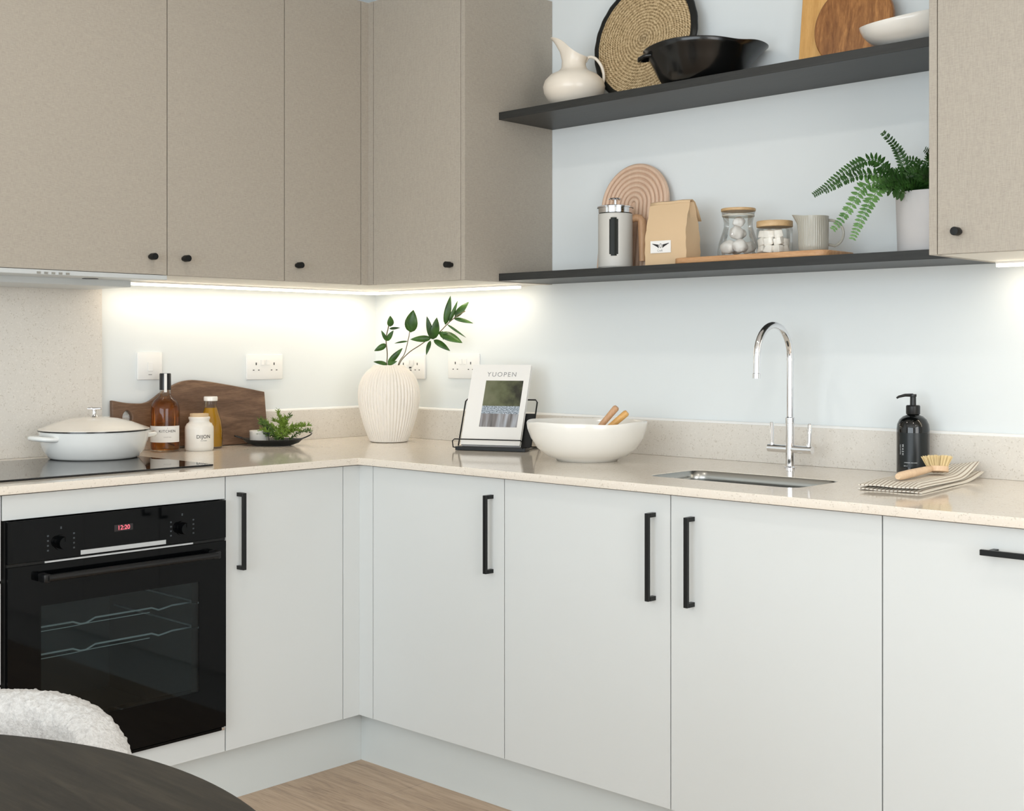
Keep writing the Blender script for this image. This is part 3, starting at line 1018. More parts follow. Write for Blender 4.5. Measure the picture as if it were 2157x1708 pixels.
for s in (-1, 1):
    P = []
    for q in range(13):
        u = q / 12
        a = PI * u
        P.append((s * (0.146 + 0.046 * math.sin(a) ** 0.55), -0.052 * math.cos(a), 0.060 + 0.004 * math.sin(a)))
    b = MB()
    rings = []
    for p in P:
        p = Vector(p)
        rings.append(p)
    b.tube(rings, 0.0092, 12)
    for v in b.bm.verts:
        v.co.z = 0.062 + (v.co.z - 0.062) * 0.8
    b.build('handle', 'enamel', t, smooth=50)

# whisky bottle
t = thing('spirit_bottle', 'clear bottle of amber spirit with black neck seal and white label', 'bottle', (0.107, -0.945, ZW))
MB().lathe([(0, 0.002), (0.040, 0.0005), (0.0435, 0.004), (0.044, 0.012), (0.044, 0.122), (0.0432, 0.134), (0.0400, 0.147), (0.0335, 0.158), (0.0250, 0.166), (0.0185, 0.172), (0.0165, 0.180), (0.0160, 0.228)], 48).build('glass_body', 'glass', t, smooth=60)
MB().lathe([(0, 0.006), (0.040, 0.006), (0.0422, 0.012), (0.0422, 0.122), (0.0415, 0.134), (0.0383, 0.146), (0.0320, 0.156), (0.026, 0.162), (0, 0.1625)], 48).build('spirit', 'whisky', t, smooth=60)
cp = MB().lathe([(0.0168, 0.190), (0.0175, 0.191), (0.0175, 0.238), (0.0165, 0.241), (0, 0.241)], 32).build('seal', 'blackcap', t)
face = rot_of(-VF)
b = MB()
W_ = 0.0178
ring = [[(W_ * math.cos(face + 0.30 + a), W_ * math.sin(face + 0.30 + a), z) for a in (-0.22, -0.1, 0.02, 0.14, 0.26)] for z in (0.183, 0.2405)]
b.loft(ring, closed=False).build('seal_strip', 'paper', cp)
b = MB()
LR = 0.0448
seg = [face + math.radians(q) for q in range(-84, 85, 6)]
b.loft([[(LR * math.cos(a), LR * math.sin(a), z) for a in seg] for z in (0.030, 0.080)], closed=False)
lb = b.build('label', 'paper', t)
mt = Matrix.Rotation(face + PI / 2 + 0.42, 4, 'Z') @ Matrix(((1, 0, 0, 0), (0, 0, -1, 0), (0, 1, 0, 0), (0, 0, 0, 1)))
text_on('lettering', 'KITCHEN', 0.0112, mt @ Matrix.Translation((0, 0.064, 0)), 'print', lb, bend=LR + 0.0002, space=1.15)
text_on('lettering', 'COCKTAIL', 0.0042, mt @ Matrix.Translation((0, 0.046, 0)), 'print_grey', lb, bend=LR + 0.0002, space=1.2)
text_on('lettering', 'I', 0.006, mt @ Matrix.Translation((0, 0.073, 0)), 'print', lb, bend=LR + 0.0002)

# stoneware mustard jar
t = thing('stoneware_jar', 'squat cream stoneware jar with cork lid and dark lettering', 'jar', (0.147, -0.849, ZW))
bd = MB().lathe([(0, 0), (0.0400, 0), (0.0432, 0.004), (0.0440, 0.012), (0.0443, 0.066), (0.0435, 0.074), (0.0385, 0.083), (0.0315, 0.088), (0.0305, 0.094), (0.0330, 0.099), (0.0332, 0.103), (0.0305, 0.105), (0.028, 0.103), (0.028, 0.096), (0, 0.096)], 48).build('body', 'stoneware', t, smooth=50)
MB().lathe([(0.0275, 0.0965), (0.029, 0.112), (0.028, 0.1145), (0, 0.1145)], 32).build('cork_lid', 'cork', t)
face2 = rot_of(-VF)
mt = Matrix.Rotation(face2 + PI / 2 + 0.55, 4, 'Z') @ Matrix(((1, 0, 0, 0), (0, 0, -1, 0), (0, 1, 0, 0), (0, 0, 0, 1)))
text_on('lettering', 'DIJON', 0.0155, mt @ Matrix.Translation((0, 0.044, 0)), 'print', bd, bend=0.0446, space=1.05)
text_on('lettering', 'MUSTARD', 0.0042, mt @ Matrix.Translation((0, 0.032, 0)), 'print_grey', bd, bend=0.0446, space=1.1)

# oil bottle
t = thing('oil_bottle', 'small white-capped bottle of golden oil behind the stoneware jar', 'bottle', (0.098, -0.775, ZW))
MB().lathe([(0, 0.001), (0.034, 0.0005), (0.0375, 0.006), (0.0375, 0.055), (0.034, 0.085), (0.026, 0.112), (0.0195, 0.132), (0.0180, 0.150)], 40).build('glass_body', 'glass', t, smooth=60)
MB().lathe([(0, 0.005), (0.035, 0.006), (0.036, 0.055), (0.0325, 0.085), (0.0245, 0.112), (0.019, 0.129), (0, 0.130)], 40).build('oil', 'oil', t, smooth=60)
MB().lathe([(0.0186, 0.150), (0.0218, 0.151), (0.0222, 0.161), (0.0205, 0.165), (0, 0.166)], 32).build('cap', 'ceramic', t)

# wooden paddle board leaning on the upstand: local x along +y wall, local y up
top = bez([(-0.580, 0.158), (-0.52, 0.148), (-0.455, 0.150), (-0.39, 0.186), (-0.32, 0.213), (-0.25, 0.213), (-0.12, 0.193), (0.0, 0.171)], 42)
bot = [(0.004, 0.02), (0.002, 0.0), (-0.1, 0.0), (-0.25, 0.0), (-0.36, 0.008), (-0.43, 0.040), (-0.48, 0.066), (-0.53, 0.070), (-0.583, 0.072)]
hole = []
hc = (-0.530, 0.104)
for q in range(24):
    a = 2 * PI * q / 24
    r_ = 0.017 * (1 + 0.28 * max(0, math.sin(a)) ** 6)
    hole.append((hc[0] + r_ * math.cos(a), hc[1] + r_ * math.sin(a)))
SC = 0.972
me = flat([[(p[0] * SC, p[1]) for p in list(top) + bot], [(p[0] * SC, p[1]) for p in hole]], 0.018, 0.003)
LEAN = math.radians(5.6)
o = MB().mesh(me).build('paddle_board', 'walnut', smooth=35)
o.matrix_world = Matrix.Translation((0.0415, -0.520, ZW + 0.0012)) @ Matrix.Rotation(-LEAN, 4, 'Y') @ FACE_X
tag(o, 'dark brown wooden paddle board leaning on the left wall behind the bottles', 'chopping board')

# black oval dish, ramekin and herbs
DX, DY = 0.150, -0.572
t = thing('serving_dish', 'shallow black oval dish with a curled handle holding herbs', 'dish', (DX, DY, ZW), rz=rot_of(VR))
b = MB()
rings = []
for f, z in ((0.0, 0.001), (0.55, 0.0), (0.62, 0.002), (0.80, 0.009), (0.93, 0.016), (1.0, 0.019), (0.985, 0.0205), (0.90, 0.016), (0.76, 0.008), (0.5, 0.004), (0.0, 0.004)):
    ring = []
    for q in range(56):
        a = 2 * PI * q / 56
        ex = 0.098 * (1 + 0.10 * abs(math.cos(a)) ** 8)
        lift = 0.006 * abs(math.cos(a)) ** 10 if f > 0.85 else 0
        ring.append((max(f, 0.002) * ex * math.cos(a), max(f, 0.002) * 0.066 * math.sin(a), z + lift))
    rings.append(ring)
b.loft(rings)
b.build('bowl', 'blackdish', t, smooth=60)
MB().tube(bez([(0.075, -0.03, 0.0195), (0.100, -0.034, 0.024), (0.124, -0.020, 0.034), (0.128, 0.0, 0.040), (0.118, 0.015, 0.042)], 20), 0.0022, 10).build('handle', 'blackdish', t)
MB().tube(bez([(-0.10, 0.0, 0.024), (-0.118, -0.004, 0.030), (-0.124, -0.002, 0.031)], 8), 0.003, 10).build('handle', 'blackdish', t)
p = Vector((DX, DY, ZW + 0.0048)) - VR * 0.046 + VF * 0.006
t = thing('ramekin', 'small white ribbed ramekin standing in the black dish', 'ramekin', p)
MB().lathe([(0, 0), (0.026, 0), (0.029, 0.003), (0.0305, 0.038), (0.032, 0.040), (0.032, 0.044), (0.029, 0.044), (0.0275, 0.006), (0, 0.005)], 96, fn=lambda a, r, z: (r * (1 + (0.018 if 0.002 < z < 0.039 and r > 0.0285 else 0) * math.cos(32 * a)), z)).build('cup', 'ceramic', t, smooth=60)
rnd.seed(3)
n_ = 0
for k in range(18):
    u = k / 17
    ang = math.radians(-70 + 150 * u + rnd.uniform(-12, 12))
    base = Vector((DX, DY, ZW + 0.018 + 0.010 * (k % 3))) + VR * (0.034 + rnd.uniform(-0.022, 0.026)) - VF * (rnd.uniform(-0.01, 0.03))
    ln = rnd.uniform(0.062, 0.094)
    dirs = VR * math.sin(ang) * 1.0 + Vector((0, 0, 1)) * (0.35 + 0.55 * abs(math.cos(ang))) * 0.62 - VF * rnd.uniform(-0.15, 0.4)
    dirs.normalize()
    tip = base + dirs * ln
    mid = (base + tip) / 2 + Vector((0, 0, rnd.uniform(0.002, 0.012)))
    pts = bez([base, mid, tip], 20)
    b = MB().tube(pts, 0.0009, 5)
    for i, pp in enumerate(pts):
        for q in range(5):
            d = Vector((rnd.uniform(-1, 1), rnd.uniform(-1, 1), rnd.uniform(-0.6, 1))).normalized()
            tt = dirs * 0.9 + d
            b.leaf(pp, pp + tt.normalized() * rnd.uniform(0.009, 0.017), 0.0028, d.cross(dirs) + Vector((0.01, 0, 0)), 0.1, 3)
    o = b.build('herb_sprig', 'herb' if k % 3 else 'herb2', smooth=60)
    tag(o, 'green leafy herb sprig heaped in the black oval dish', 'herb sprig', 'herb sprigs in the black dish')
b = MB()
c0 = Vector((DX, DY, ZW + 0.050)) - VR * 0.008 - VF * 0.028
for q in range(9):
    a = q * 0.7
    b.leaf(c0, c0 + (VR * math.cos(a) + Vector((0, 0, 1)) * math.sin(a) * 0.6 - VF * 0.3).normalized() * 0.016, 0.008, -VF, 0.1, 4)
b.tube([c0 + Vector((0, 0, -0.034)) + VF * 0.008, c0], 0.0012, 6)
tag(b.build('dark_herb_leaf', 'herbdark', smooth=60), 'small blue-black leaf cluster in front of the green herbs', 'leaf cluster')

# ================================================================ VASE AND BRANCHES
VX, VY = 0.300, -0.198
prof = [(0, 0), (0.062, 0), (0.0655, 0.003), (0.069, 0.012), (0.083, 0.045), (0.096, 0.090), (0.1045, 0.130), (0.1065, 0.160), (0.103, 0.192), (0.091, 0.222), (0.074, 0.243), (0.060, 0.252), (0.0540, 0.260), (0.050, 0.262), (0.048, 0.256), (0.052, 0.246), (0.07, 0.22), (0.09, 0.17), (0.09, 0.10), (0.06, 0.02), (0, 0.015)]
pp = []
for i in range(len(prof) - 1):
    for k in range(3):
        u = k / 3
        pp.append((prof[i][0] * (1 - u) + prof[i + 1][0] * u, prof[i][1] * (1 - u) + prof[i + 1][1] * u))
pp.append(prof[-1])
sm = list(pp)
for _ in range(2):
    sm = [sm[0]] + [((sm[i - 1][0] + 2 * sm[i][0] + sm[i + 1][0]) / 4, (sm[i - 1][1] + 2 * sm[i][1] + sm[i + 1][1]) / 4) for i in range(1, len(sm) - 1)] + [sm[-1]]
NR = 52
half = 14 * 3 - 4


def flute(a, r, z):
    if r > 0.0500 and 0.006 < z < 0.2575:
        aa = a + 0.008 * math.sin(z * 42 + 4 * math.sin(a * 3)) * math.sin(a * 2.5 + 1)
        return (r * (1 - 0.050 * abs(math.sin(NR / 2 * aa)) ** 7) if r > 0.052 else r), z
    return r, z


t = thing('ribbed_vase', 'ivory ribbed stoneware vase holding green branches in the corner', 'vase', (VX, VY, ZW))
MB().lathe(sm, NR * 8, fn=flute).build('body', 'vase', t, smooth=80)

S1 = [(0.297, -0.200, 1.03), (0.294, -0.202, 1.159), (0.295, -0.201, 1.207), (0.292, -0.204, 1.256), (0.29, -0.192, 1.297), (0.295, -0.188, 1.326)]
S2 = [(0.305, -0.195, 1.03), (0.322, -0.177, 1.165), (0.338, -0.161, 1.207), (0.345, -0.150, 1.256), (0.352, -0.148, 1.290)]
S3 = [(0.308, -0.198, 1.03), (0.324, -0.178, 1.160), (0.347, -0.155, 1.207), (0.392, -0.138, 1.237), (0.423, -0.130, 1.256), (0.461, -0.114, 1.28), (0.491, -0.099, 1.312), (0.518, -0.085, 1.335), (0.539, -0.068, 1.351)]
LV = [(1, (0.302, -0.194, 1.30), (0.31, -0.201, 1.337), 0.0211), (1, (0.3, -0.196, 1.293), (0.335, -0.178, 1.296), 0.0081), (1, (0.294, -0.202, 1.251), (0.288, -0.222, 1.287), 0.0114), (1, (0.294, -0.202, 1.251), (0.318, -0.193, 1.287), 0.0150), (1, (0.293, -0.203, 1.24), (0.270, -0.238, 1.217), 0.0185), (1, (0.296, -0.2, 1.172), (0.341, -0.172, 1.227), 0.0185), (1, (0.296, -0.2, 1.170), (0.268, -0.240, 1.180), 0.0140), (1, (0.296, -0.2, 1.170), (0.328, -0.185, 1.182), 0.0120),
      (2, (0.353, -0.146, 1.28), (0.368, -0.147, 1.357), 0.0406), (2, (0.352, -0.148, 1.287), (0.347, -0.166, 1.322), 0.0090), (2, (0.344, -0.152, 1.250), (0.318, -0.189, 1.243), 0.0065),
      (3, (0.438, -0.130, 1.26), (0.395, -0.186, 1.256), 0.0200), (3, (0.441, -0.128, 1.256), (0.437, -0.149, 1.334), 0.0193), (3, (0.443, -0.126, 1.256), (0.463, -0.127, 1.330), 0.0273), (3, (0.445, -0.125, 1.254), (0.496, -0.097, 1.217), 0.0193), (3, (0.461, -0.114, 1.275), (0.527, -0.069, 1.244), 0.0305), (3, (0.437, -0.132, 1.252), (0.436, -0.151, 1.203), 0.0128), (3, (0.457, -0.116, 1.277), (0.491, -0.099, 1.276), 0.0112),
      (3, (0.479, -0.103, 1.305), (0.496, -0.095, 1.403), 0.0215), (3, (0.491, -0.097, 1.314), (0.513, -0.078, 1.386), 0.0120), (3, (0.509, -0.088, 1.330), (0.541, -0.053, 1.382), 0.0215), (3, (0.484, -0.100, 1.307), (0.535, -0.060, 1.262), 0.0070), (3, (0.504, -0.089, 1.327), (0.553, -0.044, 1.310), 0.0128), (3, (0.469, -0.108, 1.285), (0.478, -0.111, 1.254), 0.0080)]
cdir = (Vector(cam.location) - Vector((0.4, -0.15, 1.25))).normalized()
for k, (S, r_, lbl) in enumerate(((S1, 0.0019, 'short upright leafy branch at the left of the ribbed vase'), (S2, 0.0014, 'thin branch with one broad green leaf, middle of the vase'), (S3, 0.0016, 'long leafy branch reaching right from the ribbed vase'))):
    b = MB().tube(bez(S, 40), [r_ * 1.15] * 0 or r_, 8)
    o = b.build('leafy_branch', 'stem')
    tag(o, lbl, 'branch', 'green branches in the ribbed vase')
    for (w, a, bb, wd) in LV:
        if w == k + 1:
            a_, b_ = Vector(a), Vector(bb)
            tlt = Vector((rnd.uniform(-0.35, 0.35), rnd.uniform(-0.35, 0.35), rnd.uniform(-0.1, 0.4)))
            MB().leaf(a_, b_, wd * 1.12, (cdir + tlt).normalized(), 0.10, 9).build('leaf', 'leaf', o, smooth=70, solid=0.0004)

# ================================================================ MAGAZINE STAND
SN = Vector((0.39, -0.92, 0)).normalized()      # facing direction of the stand
SR = Vector((0.92, 0.39, 0)).normalized()
so = Vector((0.826, -0.235, ZW))
SM = Matrix((( SR.x, SN.x * -1, 0, so.x), (SR.y, -SN.y, 0, so.y), (0, 0, 1, so.z), (0, 0, 0, 1)))   # local x right, y back, z up
t = thing('book_stand', 'black wire book stand on the worktop left of the white bowl', 'book stand')
t.matrix_world = SM
LA = math.radians(24)
hw = 0.108


def lean(u, h, off=0.0):      # point on the stand's leaning plane
    return (u, 0.012 + h * math.sin(LA) + off * math.cos(LA), 0.012 + h * math.cos(LA) - off * math.sin(LA))


MB().box(-hw - 0.006, hw + 0.010, -0.024, 0.018, 0.0005, 0.0120, 0.001).build('tray', 'black', t, smooth=0)
b = MB()
lip = [(-hw, 0.0, 0.006), (-hw - 0.012, -0.026, 0.010), (-hw - 0.012, -0.032, 0.030), (-hw - 0.004, -0.034, 0.036), (hw, -0.034, 0.036), (hw + 0.002, -0.030, 0.030), (hw + 0.002, -0.022, 0.008)]
b.tube(lip, 0.0019, 10)
b.build('lip_wire', 'black', t)
b = MB()
fr = [lean(-hw - 0.010, 0.0), lean(-hw - 0.010, 0.150), lean(-hw - 0.004, 0.158), lean(hw + 0.010, 0.158), lean(hw + 0.016, 0.150), lean(hw + 0.016, 0.0)]
b.tube(fr, 0.0024, 10)
b.build('back_frame', 'black', t)
b = MB()
b.loft([[lean(hw - 0.030, 0.0, 0.001), lean(hw + 0.014, 0.0, 0.001), lean(hw + 0.014, 0.112, 0.001), lean(hw - 0.030, 0.112, 0.001)], [lean(hw - 0.030, 0.0, 0.003), lean(hw + 0.014, 0.0, 0.003), lean(hw + 0.014, 0.112, 0.003), lean(hw - 0.030, 0.112, 0.003)]], True, True)
b.build('back_plate', 'black', t, smooth=0)
b = MB()
for s in (-1, 1):
    b.tube([lean(s * 0.085 + 0.02, 0.10, 0.004), (s * 0.085 + 0.02, 0.150, 0.0024)], 0.002, 8)
b.tube([(-0.065, 0.150, 0.0024), (0.105, 0.150, 0.0024)], 0.002, 8).tube([(-0.065, 0.0, 0.0026), (-0.065, 0.150, 0.0024)], 0.002, 8).tube([(0.105, 0.0, 0.0026), (0.105, 0.150, 0.0024)], 0.002, 8)
b.build('strut', 'black', t)
# magazine
t = thing('magazine', 'white magazine with a laid-table cover photo propped on the stand', 'magazine')
t.matrix_world = SM @ Matrix.Translation((-0.004, -0.002, 0.0150)) @ Matrix.Rotation(-LA, 4, 'X') @ Matrix(((1, 0, 0, 0), (0, 0, -1, 0), (0, 1, 0, 0), (0, 0, 0, 1)))
MW, MH = 0.196, 0.272
MB().box(-MW / 2, MW / 2 - 0.001, 0.001, MH - 0.001, -0.0055, 0.0055).build('pages', 'paper', t, smooth=0)
cv = MB().box(-MW / 2 - 0.001, MW / 2, 0, MH, 0.0056, 0.0066).build('cover', 'paper', t, smooth=0)
MB().box(-MW / 2 - 0.001, MW / 2, 0, MH, -0.0068, -0.0056).build('back_cover', 'paper', t, smooth=0)
o = MB().box(-0.063, 0.063, -0.0785, 0.0785, -0.00015, 0.00015).build('cover_photo', 'cover_photo', cv, smooth=0, loc=(0.017, 0.1385, 0.0068))
text_on('title', 'YUOPEN', 0.022, Matrix.Translation((0.004, 0.2375, 0.0068)), 'print_grey', cv, space=1.25)

# ================================================================ WHITE BOWL AND SERVERS
BX, BY = 1.262, -0.296
t = thing('serving_bowl', 'large white glazed bowl with a wavy rim right of the magazine', 'bowl', (BX, BY, ZW))
MB().lathe([(0, 0.004), (0.072, 0.003), (0.078, 0.0), (0.086, 0.0), (0.090, 0.006), (0.116, 0.015), (0.142, 0.036), (0.160, 0.065), (0.169, 0.092), (0.1715, 0.108), (0.1700, 0.112), (0.1665, 0.109), (0.163, 0.090), (0.152, 0.060), (0.122, 0.026), (0.08, 0.013), (0, 0.010)], 96,
           fn=lambda a, r, z: (r * (1 + 0.006 * math.cos(3 * a + 0.6) * max(0, z - 0.03) / 0.08), z + (0.0016 * math.sin(4 * a + 1.0) + 0.001 * math.cos(7 * a)) * max(0, z - 0.05) / 0.06)).build('bowl_body', 'ceramic', t, smooth=60)
for k, (p0, p1, mm, ll) in enumerate((((1.235, -0.28, 0.945), (1.330, -0.245, 1.060), 'wood_tan', 'tan wooden server handle rising highest out of the white bowl'), ((1.262, -0.30, 0.945), (1.366, -0.243, 1.046), 'wood_light', 'shorter grey-tan wooden server handle leaning right in the white bowl'))):
    p0, p1 = Vector(p0), Vector(p1)
    d = (p1 - p0).normalized()
    b = MB().tube([p0, p0 + (p1 - p0) * 0.4, p1 - d * 0.006, p1 - d * 0.001], [0.005, 0.008, 0.0098, 0.007], 14)
    o = b.build('serving_spoon', mm, smooth=60)
    tag(o, ll, 'spoon', 'wooden servers in the white bowl')
    MB().leaf(p0 - d * 0.02, p0 + d * 0.02, 0.03, VF, 0.2, 6).build('spoon_head', mm, o, solid=0.003)

# ================================================================ SOAP, TOWEL, BRUSH
t = thing('soap_bottle', 'black pump soap bottle against the quartz upstand right of the tap', 'soap dispenser', (2.133, -0.068, ZW))
bd = MB().lathe([(0, 0.002), (0.036, 0), (0.0395, 0.004), (0.0400, 0.012), (0.0400, 0.116), (0.0385, 0.128), (0.033, 0.140), (0.024, 0.148), (0.0155, 0.151), (0.0145, 0.155), (0, 0.155)], 56).build('body', 'soapglass', t, smooth=60)
MB().lathe([(0, 0.153), (0.0165, 0.153), (0.0172, 0.155), (0.0172, 0.173), (0.0155, 0.1755), (0, 0.1755)], 32).build('collar', 'blackplastic', t)
pm = MB().lathe([(0, 0.1755), (0.0075, 0.1755), (0.0072, 0.196), (0.0085, 0.197), (0.0085, 0.203), (0, 0.203)], 24).build('pump', 'blackplastic', t)
nd = -VR
MB().tube([Vector((0, 0, 0.2005)), nd * 0.020 + Vector((0, 0, 0.2005)), nd * 0.036 + Vector((0, 0, 0.1965)), nd * 0.041 + Vector((0, 0, 0.193))], [0.0042, 0.0038, 0.003, 0.0026], 12).build('nozzle', 'blackplastic', pm)
fc = rot_of(-VF)
seg = [fc + math.radians(q) for q in range(-70, 42, 6)]
lb = MB().loft([[(0.0404 * math.cos(a), 0.0404 * math.sin(a), z) for a in seg] for z in (0.022, 0.108)], closed=False).build('label', 'soaplabel', t)
RB = Matrix(((1, 0, 0, 0), (0, 0, -1, 0), (0, 1, 0, 0), (0, 0, 0, 1)))
mt = Matrix.Rotation(fc + PI / 2 - 0.95, 4, 'Z') @ RB
text_on('lettering', 'WASH', 0.0075, mt @ Matrix.Translation((0.0, 0.066, 0.0407)) @ Matrix.Rotation(-PI / 2, 4, 'Z'), 'print_white', lb, space=1.5)
text_on('lettering', 'hand and body', 0.0035, mt @ Matrix.Translation((-0.007, 0.066, 0.0405)) @ Matrix.Rotation(-PI / 2, 4, 'Z'), 'print_white', lb, space=1.2)
mt = Matrix.Rotation(fc + PI / 2 - 0.45, 4, 'Z') @ RB
text_on('lettering', 'LAVENDER AND SAGE', 0.0032, mt @ Matrix.Translation((0, 0.034, 0)), 'print_white', lb, bend=0.0407)
text_on('lettering', '500 ml', 0.0032, mt @ Matrix.Translation((-0.012, 0.026, 0)), 'print_white', lb, bend=0.0407)

# folded towel: local x along its front edge, y toward the wall, several layers
tf = Vector((2.190, -0.462, ZW))
tx = Vector((0.992, 0.10, 0)).normalized()
ty = Vector((-0.07, 0.99, 0)).normalized()
TM = Matrix(((tx.x, ty.x, 0, tf.x), (tx.y, ty.y, 0, tf.y), (0, 0, 1, tf.z), (0, 0, 0, 1)))
t = thing('tea_towel', 'folded cream tea towel with thin grey stripes, front right of the soap', 'towel')
t.matrix_world = TM
TWX, TWY = 0.142, 0.395


def towel_layer(name, z0, th, x0, x1, yb, ye, m, rise, seed):
    rr = random.Random(seed)
    b = MB()
    nx, ny = 14, 34
    grid = [[], []]
    for j in range(ny + 1):
        v = j / ny
        yy = yb + (ye - yb) * v
        for side in (0, 1):
            row = []
            for i in range(nx + 1):
                u = i / nx
                xx = x0 + (x1 - x0) * u
                lift = rise * max(0, (v - 0.66) / 0.34) ** 1.7 * (0.35 + 0.65 * u)
                wob = 0.0009 * math.sin(9 * u + seed) * math.sin(7 * v + seed * 2)
                z = z0 + lift + wob + (th if side else 0) * min(1, 6 * min(u + 0.04, 1.04 - u, v + 0.05, 1.05 - v)) + (0 if side else 0)
                row.append(Vector((xx, yy, max(z, 0.0005))))
            grid[side].append(row)
    V = [[[b.bm.verts.new(p) for p in row] for row in g] for g in grid]
    for s in (0, 1):
        for j in range(ny):
            for i in range(nx):
                b.bm.faces.new((V[s][j][i], V[s][j][i + 1], V[s][j + 1][i + 1], V[s][j + 1][i]))
    for j in range(ny):
        for i in (0, nx):
            b.bm.faces.new((V[0][j][i], V[0][j + 1][i], V[1][j + 1][i], V[1][j][i]))
    for i in range(nx):
        for j in (0, ny):
            b.bm.faces.new((V[0][j][i], V[0][j][i + 1], V[1][j][i + 1], V[1][j][i]))
    return b.build(name, m, t, smooth=60)


towel_layer('lower_fold', 0.0008, 0.0085, 0.0, TWX + 0.004, 0.003, TWY + 0.020, 'towel', 0.016, 1)
towel_layer('upper_fold', 0.0105, 0.0095, 0.002, TWX, 0.0, TWY, 'towel', 0.030, 2)

# dish brush
bh = Vector((2.262, -0.400, ZW + 0.031))
he = Vector((2.262, -0.230, ZW + 0.037))
t = thing('dish_brush', 'wooden dish brush with straw bristles lying on the folded towel', 'brush')
dh = (he - bh).normalized()
MB().tube([bh - dh * 0.012, bh, bh + dh * 0.05, bh + dh * 0.11, bh + dh * 0.145, he - dh * 0.015], [0.0065, 0.0095, 0.0098, 0.0088, 0.0075, 0.0065], 16).build('handle', 'wood_pale', t, smooth=60)
hd = he + Vector((0.004, 0.010, -0.002))
ax = Vector((-0.10, 0.16, 1)).normalized()
e1 = ax.cross(Vector((0, 1, 0))).normalized()
e2 = ax.cross(e1)
b = MB()
b.cyl(hd - ax * 0.007, hd + ax * 0.005, 0.0255, 28)
b.build('head', 'wood_pale', t, smooth=40)
b = MB()
rnd.seed(5)
for q in range(620):
    r_ = 0.0235 * math.sqrt(rnd.random())
    a = rnd.uniform(0, 2 * PI)
    o1 = e1 * math.cos(a) + e2 * math.sin(a)
    p0 = hd + ax * 0.004 + o1 * r_
    p1 = p0 + ax * rnd.uniform(0.023, 0.026) + o1 * (r_ * 0.55 + rnd.uniform(-0.001, 0.001))
    b.tube([p0, p1], 0.0005, 3, cap=False)
b.build('bristles', 'bristle', t, smooth=0)['kind'] = 'stuff'

# ================================================================ LOWER SHELF THINGS
ZS = Z1 + 0.0003
# serving board lying flat
tr = MB().mesh(flat([rrect(-0.235, 0.235, -0.085, 0.085, 0.03, 8)], 0.0160, 0.003)).build('serving_board', 'wood_tray', smooth=40, loc=(1.745, -0.150, ZS + 0.0083))
tag(tr, 'warm oak serving board lying on the lower shelf under the glass jars', 'serving board')
ZJ = ZS + 0.0168
# arch trivet
R0 = 0.125
zc = 0.202


def arch_outline(R, zb):
    return [(R * math.cos(PI * q / 40), zc + R * math.sin(PI * q / 40)) for q in range(41)] + [(-R, zb), (R, zb)]


t = thing('arch_board', 'blush wooden arch board with carved rainbow ridges on the lower shelf', 'decorative board')
t.matrix_world = Matrix.Translation((1.232, -0.060, ZS + 0.001)) @ Matrix.Rotation(math.radians(-7), 4, 'X') @ FACE_Y
MB().mesh(flat([arch_outline(R0, 0.0)], 0.010, 0.001)).build('backing', 'arch', t, smooth=40)
b = MB()
for k in range(8):
    R = 0.117 - k * 0.0148
    P = [(R, 0.004, 0.005)] + [(R * math.cos(PI * q / 36), zc + R * math.sin(PI * q / 36), 0.005) for q in range(37)] + [(-R, 0.004, 0.005)]
    b.tube(P, 0.0066, 10)
b.build('ridges', 'arch', t, smooth=60)

# cafetiere
CX_, CY_ = 1.240, -0.140
t = thing('french_press', 'pale grey french press coffee maker with tan wooden handle', 'coffee maker', (CX_, CY_, ZS), rz=rot_of(VR))
# metal sleeve with a window slot facing the room (local -y is toward the camera)
NS, HS = 72, 34
R = 0.0500
slot = (-1.99, -1.48, 0.038, 0.150)
b = MB()
V = []
for i in range(HS + 1):
    z = 0.006 + (0.158) * i / HS
    V.append([b.bm.verts.new((R * math.cos(2 * PI * j / NS), R * math.sin(2 * PI * j / NS), z)) for j in range(NS)])
for i in range(HS):
    zc_ = 0.006 + 0.158 * (i + 0.5) / HS
    for j in range(NS):
        a = 2 * PI * (j + 0.5) / NS
        a = a - 2 * PI if a > PI else a
        w = (slot[1] - slot[0]) / 2
        ca = (slot[0] + slot[1]) / 2
        dz = max(0, slot[2] + 0.012 - zc_, zc_ - (slot[3] - 0.012))
        if slot[2] < zc_ < slot[3] and abs(a - ca) < w * math.sqrt(max(0, 1 - (dz / 0.013) ** 2)):
            continue
        b.bm.faces.new((V[i][j], V[i][(j + 1) % NS], V[i + 1][(j + 1) % NS], V[i + 1][j]))
for v in [v for v in b.bm.verts if not v.link_faces]:
    b.bm.verts.remove(v)
b.build('sleeve', 'presspot', t, smooth=50, solid=0.0014)
MB().lathe([(0, 0.001), (0.0495, 0.001), (0.0500, 0.0055), (0.048, 0.0058), (0, 0.0058)], 48).build('base', 'presspot', t)
MB().lathe([(0, 0.008), (0.0470, 0.008), (0.0475, 0.165), (0.0475, 0.178), (0.0462, 0.178), (0.0462, 0.16)], 48).build('beaker', 'dark_glass', t, smooth=60)
MB().lathe([(0.0480, 0.1665), (0.0500, 0.1665), (0.0505, 0.181), (0.0480, 0.181)], 48).build('chrome_band', 'chrome', t, smooth=60)
ld = MB().lathe([(0, 0.190), (0.030, 0.1895), (0.048, 0.188), (0.053, 0.185), (0.053, 0.1815), (0, 0.1815)], 48).build('lid', 'glass', t, smooth=50)
MB().lathe([(0.0535, 0.1815), (0.0535, 0.1850), (0.050, 0.1870), (0.049, 0.1850), (0.049, 0.1815)], 48).build('lid_rim', 'chrome', ld, smooth=50)
MB().lathe([(0, 0.190), (0.004, 0.190), (0.004, 0.205), (0.019, 0.206), (0.020, 0.2085), (0.018, 0.2105), (0, 0.211)], 28).build('plunger_knob', 'chrome', ld)
